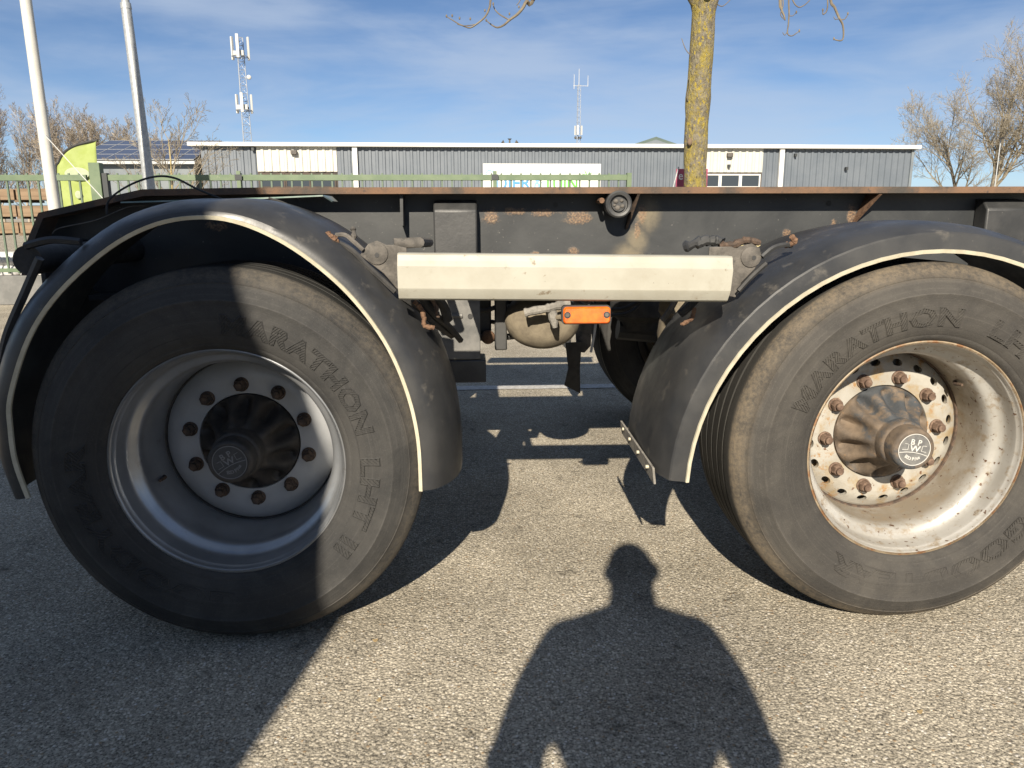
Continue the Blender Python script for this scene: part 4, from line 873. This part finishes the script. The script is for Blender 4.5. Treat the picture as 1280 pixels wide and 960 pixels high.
for (x0, x1) in ((wx(315), wx(410)), (wx(860), wx(943))):
    MB().box((x0+0.02, -0.02, 1.0), (x1-0.02, 0.015, 4.1)).build('shop_front', 'dark_interior', wh)
    nw = 3; ww = (x1-x0-0.2)/nw
    for i in range(nw):
        a = x0+0.1+i*ww; fr = MB()
        for q in (((a, 1.2), (a+0.10, 4.02)), ((a+ww-0.12, 1.2), (a+ww-0.02, 4.02)), ((a+0.10, 3.92), (a+ww-0.12, 4.02)), ((a+0.10, 3.05), (a+ww-0.12, 3.18))): fr.box((q[0][0], -0.10, q[0][1]), (q[1][0], -0.021, q[1][1]))
        f_ = fr.build('window', 'white_trim' if x0 > 10 else 'dark_interior', wh); MB().box((a+0.10, -0.05, 3.18), (a+ww-0.12, -0.03, 3.92)).build('pane', 'window_glass', f_); MB().box((a+0.10, -0.05, 1.2), (a+ww-0.12, -0.03, 3.05)).build('pane', 'window_glass', f_)
for px in (432, 966): MB().box((wx(px)-0.16, -0.30, 0), (wx(px)+0.16, -0.075, H-0.0)).build('downpipe', 'white_trim', wh)
for (px, z) in ((360, 5.35), (898, 5.28)):
    MB().box((wx(px)-0.2, -0.40, z-0.14), (wx(px)+0.2, -0.125, z+0.14)).build('wall_lamp', 'dusty_steel', wh, bevel=0.03)
for (px, z) in ((898, 4.55), (984, 5.3), (1053, 4.4), (312, 5.55)): MB().box((wx(px)-0.08, -0.30, z-0.1), (wx(px)+0.08, -0.075, z+0.1)).build('wall_box', 'clamp_dark', wh)
MB().box((WLN-0.14, -0.12, 0), (WLN+0.05, 0.4, H)).build('corner_post', 'slate_blue_wall', wh)
rv = thing('roof_vents', 'small cowl vents sticking up from the warehouse roof', 'vent', (3.0, 54, 5.97), wrz)
for k, x in enumerate((0, 0.42, 0.85)): MB().tube([(x, 0, 0), (x, 0, 0.25+0.2*(k == 1)), (x+0.12*(k-1), 0, 0.34+0.2*(k == 1))], [0.06, 0.06, 0.16], 10).build('cowl', 'dusty_steel', rv)

def loc_w(px, z, y=-0.2): return A0+Vector((math.cos(wrz)*wx(px)-math.sin(wrz)*y, math.sin(wrz)*wx(px)+math.cos(wrz)*y, z))
bs_ = thing('shop_banner', 'white sign board with blue and green lettering on the warehouse wall', 'sign', loc_w(587, 2.75, -0.22), wrz)
BW = wx(734)-wx(587); BH = 1.92
MB().box((0, 0, 0), (BW, 0.10, BH)).build('board', 'banner_white', bs_, bevel=0.01)
def sign_text(txt, x0, x1, z0, z1, mt):
    vs, fs = text_geo(txt, 1.0, 0.01, 0.012, res=4); xs = [v[0] for v in vs]; zs = [v[1] for v in vs]
    sx = (x1-x0)/(max(xs)-min(xs)); sz = (z1-z0)/(max(zs)-min(zs))
    MB().add([(x0+(v[0]-min(xs))*sx, -0.012-v[2], z0+(v[1]-min(zs))*sz) for v in vs], fs).build('lettering', mt, bs_, ang=0, fix=False)
sign_text('DIER', BW*0.105, BW*0.405, 0.16, 1.12, 'print_blue'); sign_text('&', BW*0.43, BW*0.50, 0.16, 1.20, 'print_light_blue'); sign_text('TUIN', BW*0.51, BW*0.80, 0.16, 1.12, 'print_green')
MB().tube([(BW*0.02+0.28+0.25*math.cos(a*PI/8), -0.012, 1.25+0.24*math.sin(a*PI/8)) for a in range(17)], 0.03, 5).build('print_mark', 'print_light_blue', bs_)
rr = random.Random(3); lf = MB()
for k in range(9):
    a = rr.uniform(0.2, PI-0.2); r_ = rr.uniform(0.25, 0.55); c = (BW*0.885, 1.05)
    lf.tube([(c[0], -0.012, c[1]), (c[0]+r_*0.6*math.cos(a), -0.012, c[1]+r_*0.6*math.sin(a)), (c[0]+r_*1.3*math.cos(a), -0.012, c[1]+r_*math.sin(a))], [0.02, 0.05, 0.01], 5)
lf.build('print_leaves', 'print_leaf', bs_)

# solar roof building
sb = thing('solar_roof_shed', 'low grey shed with solar panels covering its sloping roof', 'building', (-25.6, 51.6, 0))
MB().box((0, 0, 0), (7.9, 11, 4.70)).build('wall', 'slate_blue_wall', sb)
MB().prism([(-0.35, 4.80), (6.1, 6.62), (6.1, 6.45), (-0.3, 4.705)], -0.3, 8.1, 'X').build('roof', 'roof_felt', sb)
MB().box((-0.3, -0.48, 4.60), (8.1, -0.352, 4.78)).build('gutter', 'galvanised', sb)
ang_ = math.atan2(1.82, 6.45)
pm_ = MB().box((0.03, 0.03, 0.05), (1.10, 1.57, 0.09)).mesh('solar_panel', 0); pm_.materials.append(MAT['solar_cell'])
fm_ = MB(); [fm_.box(*q) for q in (((0, 0, 0.045), (1.13, 0.03, 0.1)), ((0, 1.57, 0.045), (1.13, 1.60, 0.1)), ((0, 0.03, 0.045), (0.03, 1.57, 0.1)), ((1.10, 0.03, 0.045), (1.13, 1.57, 0.1)))]
fm = fm_.mesh('panel_frame', 0); fm.materials.append(MAT['galvanised'])
for i in range(7):
    for j in range(4):
        o = link('solar_panel', pm_, sb, (0.0+i*1.145, -0.28+j*1.63*math.cos(ang_), 4.825+j*1.63*math.sin(ang_))); o.rotation_euler = (ang_, 0, 0)
        link('panel_frame', fm, o)
gb = thing('gabled_building', 'dark green gable roof peeking over the warehouse roof', 'building', (20.6, 83, 0))
MB().box((-6, 0, 0), (6, 12, 7.38)).build('wall', 'slate_blue_wall', gb)
MB().prism([(-6.6, 7.385), (6.6, 7.385), (0, 9.5)], -0.4, 12.4).build('roof', 'gable_green', gb)
MB().prism([(-2.0, 8.55), (2.0, 8.55), (0.0, 9.2)], -0.45, -0.402).build('gable_panel', 'slate_blue_wall', gb)
pb = thing('purple_banner', 'small purple banner on a thin grey pole beside the lichen tree', 'banner', (3.33, 8.3, 0))
MB().tube([(-0.03, 0, 0), (-0.03, 0, 1.5), (0.03, 0, 1.76)], 0.010, 8).build('pole', 'galvanised', pb)
MB().box((0.0, -0.006, 0.9), (0.42, 0.006, 1.735)).build('cloth', 'banner_purple', pb)
vs, fs = text_geo('e', 0.15, 0.001, 0.001); MB().add([(0.03+v[0]*0.9, -0.009-v[2], 1.60+v[1]) for v in vs], fs).build('print', 'banner_white', pb, ang=0, fix=False)
ls = thing('slim_lamp_post', 'thin grey lamp post among the bare trees beside the warehouse', 'lamp post', (36.8, 50.5, 0))
MB().tube([(0, 0, 0), (0, 0, 6.2)], [0.05, 0.035], 8).build('mast', 'galvanised', ls); MB().box((-0.1, -0.5, 6.2), (0.1, 0.1, 6.3)).build('lamp_head', 'dusty_steel', ls)

# ------------------------------------------------------------------ telecom masts
def lattice(mb, x0, h0, h1, w0, w1, bays, r=0.09):
    cs = [(1, 0), (-0.5, 0.87), (-0.5, -0.87)]
    P = lambda i, t: Vector((cs[i][0]*(w0+(w1-w0)*t), cs[i][1]*(w0+(w1-w0)*t), h0+(h1-h0)*t))
    for i in range(3): mb.tube([P(i, 0), P(i, 1)], r, 6)
    for b in range(bays):
        for i in range(3): mb.tube([P(i, b/bays), P((i+1) % 3, (b+1)/bays)], r*0.55, 4); mb.tube([P(i, (b+1)/bays), P((i+1) % 3, (b+1)/bays)], r*0.5, 4)
m1 = thing('telecom_mast', 'tall pale lattice phone mast with two rings of white antennas', 'mast', (-44.2, 160, 0), 0.3)
q = MB(); lattice(q, 0, 0, 35.5, 1.25, 0.75, 24, 0.085); q.build('tower', 'mast_steel', m1, ang=0)
for (z, h, rr_) in ((31.5, 4.3, 1.75), (21.5, 3.6, 1.6)):
    for a in (0.3, 2.4, 4.5):
        MB().box((-0.28, -0.16, 0), (0.28, 0.16, h)).xf(Matrix.Translation((rr_*math.cos(a), rr_*math.sin(a), z)) @ Matrix.Rotation(a+PI/2, 4, 'Z')).build('antenna', 'antenna_white', m1, bevel=0.05)
        MB().box((-0.35, -0.3, 0), (0.35, 0.3, 0.9)).xf(Matrix.Translation((0.9*math.cos(a+0.6), 0.9*math.sin(a+0.6), z+0.6))).build('radio_unit', 'antenna_white', m1)
    MB().tube([(1.5*math.cos(k*PI/6), 1.5*math.sin(k*PI/6), z+0.5) for k in range(13)], 0.08, 5).build('ring', 'mast_steel', m1)
MB().ell((1.4, -0.4, 28.2), (0.45, 0.25, 0.45), 14, 10).build('dish', 'antenna_white', m1)
m2 = thing('antenna_mast', 'slender white lattice mast with three whip aerials behind the warehouse', 'mast', (29.3, 208, 0), 0.1)
q = MB(); lattice(q, 0, 0, 34.8, 0.75, 0.5, 26, 0.06); q.build('tower', 'mast_steel', m2, ang=0)
MB().tube([(-1.5, 0, 34.6), (2.4, 0, 34.6)], 0.06, 6).build('crossbar', 'antenna_white', m2)
for (x, z0, z1) in ((-1.3, 33.8, 37.4), (0, 34.6, 38.8), (2.4, 34.5, 37.2)): MB().tube([(x, 0, z0), (x, 0, z1)], [0.08, 0.05], 6).build('whip', 'antenna_white', m2)
for a in (0.2, 2.3, 4.4): MB().box((-0.22, -0.15, 0), (0.22, 0.15, 2.4)).xf(Matrix.Translation((0.95*math.cos(a), 0.95*math.sin(a), 22.3)) @ Matrix.Rotation(a+PI/2, 4, 'Z')).build('antenna', 'antenna_white', m2)
for a in (1.2, 3.3, 5.4): MB().ell((0.8*math.cos(a), 0.8*math.sin(a), 21.6), (0.3, 0.3, 0.4), 8, 6).build('radio_unit', 'dusty_steel', m2)

# ------------------------------------------------------------------ bare trees
def grow(tm, cm, pos, d, L, rad, lev, P, rr):
    seg = P['seg'][lev]; pts = [pos.copy()]; rads = [rad]; dd = d.copy(); p = pos.copy()
    for i in range(seg):
        dd = (dd+Vector((rr.gauss(0, 1), rr.gauss(0, 1), rr.gauss(0, 1)))*P['wob'][lev]+Vector((0, 0, P['trop'][lev]))).normalized()
        p = p+dd*(L/seg); pts.append(p.copy()); rads.append(max(P['rmin'], rad*(1-0.75*(i+1)/seg)))
    (tm if lev == 0 else cm).tube(pts, rads, P['sides'][lev], cap=lev == 0)
    if lev >= P['max']: return
    n = P['n'][lev]
    for k in range(n):
        t = P['t0'][lev]+(1-P['t0'][lev])*(k+rr.random())/n; f = t*seg; i = min(seg-1, int(f)); q = pts[i].lerp(pts[i+1], f-i)
        td = (pts[i+1]-pts[i]).normalized(); ax = td.orthogonal().normalized(); ax.rotate(Matrix.Rotation(rr.uniform(0, 2*PI)+k*2.4, 3, td))
        nd = td.copy(); nd.rotate(Matrix.Rotation(R(rr.uniform(*P['ang'][lev])), 3, ax))
        grow(tm, cm, q, nd, L*P['len'][lev]*rr.uniform(0.7, 1.15)*(1.15-0.45*t), max(P['rmin'], rads[i]*0.55), lev+1, P, rr)
SPREAD = dict(max=4, seg=[6, 5, 4, 3, 3], wob=[0.07, 0.11, 0.13, 0.16, 0.18], trop=[0.05, 0.08, 0.11, 0.13, 0.10], rmin=0.008, sides=[8, 5, 4, 3, 3], n=[11, 9, 8, 6], t0=[0.28, 0.15, 0.12, 0.15], ang=[(22, 55), (22, 55), (25, 60), (25, 60)], len=[0.72, 0.55, 0.5, 0.5])
TALL = dict(SPREAD, n=[18, 8, 6, 4], t0=[0.18, 0.1, 0.1, 0.1], ang=[(18, 42), (18, 42), (20, 50), (25, 50)], len=[0.45, 0.5, 0.5, 0.55], trop=[0.08, 0.16, 0.16, 0.14, 0.1], rmin=0.010)
def tree(name, label, loc, L, rad, P, seed, lean=(0, 0), bark='bark_grey', twig='twig_tan', group=None):
    rr = random.Random(seed); t = thing(name, label, 'tree', loc, 0, group); tm, cm = MB(), MB()
    grow(tm, cm, Vector((0, 0, -0.05)), Vector((lean[0], lean[1], 1)).normalized(), L, rad, 0, P, rr)
    tm.build('trunk', bark, t, ang=60, fix=False); cm.build('crown', twig, t, ang=60, fix=False)
    return t
tree('bare_tree', 'bare spreading tree leaning over the end of the warehouse', (42.0, 61.5, 0), 7.6, 0.20, SPREAD, 5, (-0.16, 0.05), 'bark_grey', 'twig_tan', 'bare trees beside the warehouse')
tree('bare_tree', 'bare forked tree standing between two other bare trees', (43.6, 60.5, 0), 9.2, 0.30, SPREAD, 8, (0.04, 0), 'bark_grey', 'twig_tan', 'bare trees beside the warehouse')
tree('bare_tree', 'tallest bare tree beside the warehouse with wide crown', (48.8, 59.5, 0), 10.8, 0.32, SPREAD, 12, (-0.05, 0), 'bark_grey', 'twig_tan', 'bare trees beside the warehouse')
SMALL = dict(SPREAD, n=[11, 7, 5, 3], rmin=0.0045, t0=[0.12, 0.15, 0.15, 0.15], len=[0.62, 0.5, 0.45, 0.45], ang=[(25, 55), (20, 50), (25, 55), (25, 55)], trop=[0.05, 0.05, 0.08, 0.1, 0.08])
tree('young_tree', 'small yellowish bare tree in front of the solar roof', (-8.15, 21.3, 0), 3.4, 0.065, SMALL, 21, (0.02, 0), 'twig_yellow', 'twig_tan')
rr = random.Random(77)
wd_spots = [(-46.5, 76, 9.4), (-42.8, 73, 10.2), (-40.2, 77, 9.6), (-38.0, 72, 9.9), (-35.8, 75, 9.0), (-33.6, 78, 8.7), (-31.0, 74, 7.6), (-44.5, 80, 9.8), (-28.0, 80, 7.4), (-37.0, 80, 9.3), (-41.5, 70, 9.6), (-39.2, 82, 10.4), (-34.7, 71, 8.4), (-32.3, 80, 8.6), (-29.5, 76, 7.6), (-36.4, 84, 9.8)]
for i, (x, y, h) in enumerate(wd_spots):
    tree('poplar_tree', 'brown bare tree in the row beyond the fenced yard', (x, y, 0), h*0.90, 0.14, TALL, 100+i, (rr.uniform(-.04, .04), 0), 'twig_brown', 'twig_brown', 'row of bare trees beyond the yard')

# lichen tree close behind the trailer
lt = thing('lichen_tree', 'street tree trunk covered in yellow lichen with drooping bare twigs', 'tree', (3.32, 7.35, 0))
tk = MB(); K = 40; pts = []; rads = []
for i in range(K+1):
    z = 4.15*i/K; pts.append((0.012*math.sin(z*2.2)+0.018*(z/4)+0.0, 0.04*z/3.6*2.2, z))
    r_ = 0.150-0.012*z/3.6+0.10*math.exp(-z*4)
    for (zk, a, s_) in ((1.98, 0.010, 0.14), (2.45, 0.013, 0.10), (3.62, 0.055, 0.13), (3.95, 0.03, 0.14)): r_ += a*math.exp(-((z-zk)/s_)**2)
    rads.append(r_*0.93)
tk.tube(pts, rads, 28)
rr = random.Random(6); tk.v = [(x*(1+0.05*math.sin(3*math.atan2(y, x)+z*2.5)+rr.uniform(-.02, .02)), y*(1+0.05*math.cos(2*math.atan2(y, x)+z*3)), z) for (x, y, z) in tk.v]
tk.tube([(0.02, 0.06, 3.57), (0.0, -0.10, 3.585), (-0.002, -0.15, 3.59)], [0.06, 0.055, 0.045], 14)
tk.tube([(-0.06, 0.08, 3.50), (-0.16, 0.04, 3.60), (-0.22, 0.02, 3.72)], [0.06, 0.05, 0.04], 10)
tk.tube([(0.08, 0.08, 3.52), (0.155, 0.05, 3.60), (0.19, 0.03, 3.75)], [0.055, 0.045, 0.035], 10)
to = tk.build('trunk', 'bark_lichen', lt, ang=60, fix=False)
MB().tube([(-0.002, -0.1495, 3.59), (-0.002, -0.156, 3.59)], [0.034, 0.030], 14).build('cut_scar', 'plinth_concrete', lt)
MB().ell((-0.115, -0.09, 1.98), (0.03, 0.025, 0.045), 10, 8).build('bark_wound', 'timber_dark', lt)
cr = MB(); O = Vector((3.32, 7.35, 0))
def br(pts, r0, r1, n=6, sm=5):
    P = smooth_path([Vector(p)-O for p in pts], sm); k = len(P)-1
    cr.tube(P, [r0+(r1-r0)*i/k for i in range(k+1)], n)
def bud(p, d=(0, 0, 1)): cr.ell(Vector(p)-O, (0.011, 0.011, 0.019), 6, 5)
# leader and limbs above the picture
br([(3.34, 7.45, 3.9), (3.36, 7.48, 5.2), (3.30, 7.5, 6.8), (3.33, 7.5, 8.6)], 0.13, 0.03, 10)
br([(3.12, 7.37, 3.7), (2.5, 7.6, 4.6), (1.9, 7.95, 4.75), (1.47, 8.38, 3.81), (1.37, 8.37, 3.76), (1.32, 8.36, 3.68), (1.25, 8.34, 3.6), (1.15, 8.33, 3.53), (1.08, 8.32, 3.47), (1.0, 8.32, 3.44), (0.93, 8.33, 3.47), (0.87, 8.35, 3.52)], 0.03, 0.006)
br([(1.9, 7.95, 4.75), (1.35, 8.05, 4.6), (1.02, 8.15, 4.15), (0.92, 8.19, 3.76), (0.90, 8.17, 3.64), (0.85, 8.14, 3.53), (0.76, 8.13, 3.45), (0.66, 8.12, 3.39), (0.58, 8.13, 3.41), (0.51, 8.14, 3.44), (0.43, 8.16, 3.49), (0.38, 8.17, 3.52)], 0.016, 0.006)
br([(1.15, 8.33, 3.53), (1.03, 8.36, 3.6), (0.97, 8.37, 3.66), (0.95, 8.39, 3.72)], 0.009, 0.006)
br([(0.76, 8.13, 3.44), (0.68, 8.12, 3.42), (0.58, 8.12, 3.41), (0.50, 8.13, 3.43)], 0.006, 0.005); br([(1.37, 8.37, 3.76), (1.40, 8.36, 3.80), (1.55, 8.3, 3.79), (1.7, 8.2, 3.9)], 0.008, 0.006)
br([(1.33, 8.37, 3.85), (1.27, 8.36, 3.74), (1.24, 8.36, 3.71)], 0.006, 0.006)
for p in ((0.37, 8.17, 3.53), (0.44, 8.15, 3.53), (0.53, 8.14, 3.50), (0.66, 8.12, 3.49), (0.84, 8.14, 3.59), (0.86, 8.35, 3.53), (0.95, 8.39, 3.73), (1.15, 8.33, 3.60), (1.27, 8.36, 3.69)): bud(p)
br([(3.50, 7.38, 3.7), (3.9, 7.5, 4.7), (4.25, 7.65, 4.5), (4.33, 7.69, 3.66), (4.34, 7.66, 3.53), (4.37, 7.63, 3.44), (4.38, 7.62, 3.39)], 0.03, 0.008)
br([(4.25, 7.65, 4.5), (4.42, 7.67, 4.1), (4.43, 7.68, 3.66), (4.43, 7.64, 3.49), (4.42, 7.61, 3.35), (4.41, 7.59, 3.24), (4.46, 7.58, 3.21), (4.54, 7.59, 3.26)], 0.012, 0.005)
br([(4.36, 7.69, 3.66), (4.36, 7.66, 3.56), (4.33, 7.64, 3.46), (4.37, 7.62, 3.40)], 0.007, 0.005)
br([(4.25, 7.65, 4.5), (4.5, 7.85, 4.0), (4.55, 7.89, 3.72), (4.62, 7.86, 3.6), (4.70, 7.86, 3.62), (4.77, 7.87, 3.68)], 0.01, 0.005)
br([(3.9, 7.5, 4.7), (4.6, 7.7, 5.0), (5.0, 7.85, 4.3), (5.02, 7.87, 3.72), (5.07, 7.84, 3.59), (5.12, 7.81, 3.47), (5.16, 7.78, 3.38), (5.17, 7.76, 3.25), (5.14, 7.75, 3.2), (5.06, 7.75, 3.21)], 0.022, 0.007)
br([(5.0, 7.85, 4.3), (4.97, 7.87, 3.9), (4.98, 7.84, 3.59), (4.93, 7.83, 3.51), (4.92, 7.83, 3.55)], 0.01, 0.006); br([(5.13, 7.80, 3.45), (5.18, 7.79, 3.45), (5.21, 7.78, 3.50)], 0.006, 0.005); br([(5.12, 7.81, 3.46), (5.07, 7.8, 3.45), (5.05, 7.8, 3.48)], 0.005, 0.005)
br([(4.43, 7.62, 3.44), (4.47, 7.62, 3.44), (4.50, 7.62, 3.47)], 0.005, 0.004); br([(4.41, 7.59, 3.27), (4.38, 7.59, 3.22), (4.35, 7.59, 3.25)], 0.005, 0.004)
for p in ((4.55, 7.59, 3.27), (5.21, 7.78, 3.51), (4.92, 7.83, 3.56), (5.05, 7.75, 3.22), (4.51, 7.62, 3.48)): bud(p)
br([(3.22, 7.42, 2.95), (3.15, 7.42, 3.02), (3.10, 7.43, 3.14)], 0.006, 0.004); br([(3.21, 7.36, 2.42), (3.17, 7.35, 2.48), (3.19, 7.34, 2.60), (3.18, 7.34, 2.72)], 0.006, 0.004); br([(3.46, 7.4, 3.52), (3.55, 7.4, 3.48), (3.65, 7.42, 3.56)], 0.006, 0.004)
rr = random.Random(41); CP = dict(SMALL, max=3, rmin=0.005)
for k in range(9):
    a = k*0.7; z = 4.4+k*0.45; tmb = MB()
    grow(cr, cr, Vector((0.02, 0.13, z)), Vector((math.cos(a), math.sin(a), 0.9)).normalized(), 2.3-0.12*k, 0.035, 1, CP, rr)
cr.build('crown', 'twig_bark', lt, ang=60, fix=False)

# ------------------------------------------------------------------ litter on the asphalt
mk('leaf_dry', (0.36, 0.27, 0.14), (0.28, 0.20, 0.10), 60, rough=0.8)
rr = random.Random(15)
for (x, y) in ((0.36, -0.02), (0.40, -0.285), (1.66, -0.40)):
    q = MB(); n = 9; L_ = rr.uniform(0.005, 0.008)
    top = [(L_*math.cos(2*PI*k/n), 0.62*L_*math.sin(2*PI*k/n), 0.003+0.003*math.cos(4*PI*k/n)) for k in range(n)]
    q.add(top+[(a, b, c-0.0015) for (a, b, c) in top], [tuple(range(n)), tuple(range(2*n-1, n-1, -1))]+[(k, n+k, n+(k+1) % n, (k+1) % n) for k in range(n)])
    o = q.build('fallen_leaf', 'leaf_dry', None, (x, y, 0.001)); o.rotation_euler = (0, 0, rr.uniform(0, 6))
    tag(o, 'tiny dry yellow leaf fragment lying on sunlit asphalt', 'leaf', 'leaf fragments on the asphalt')
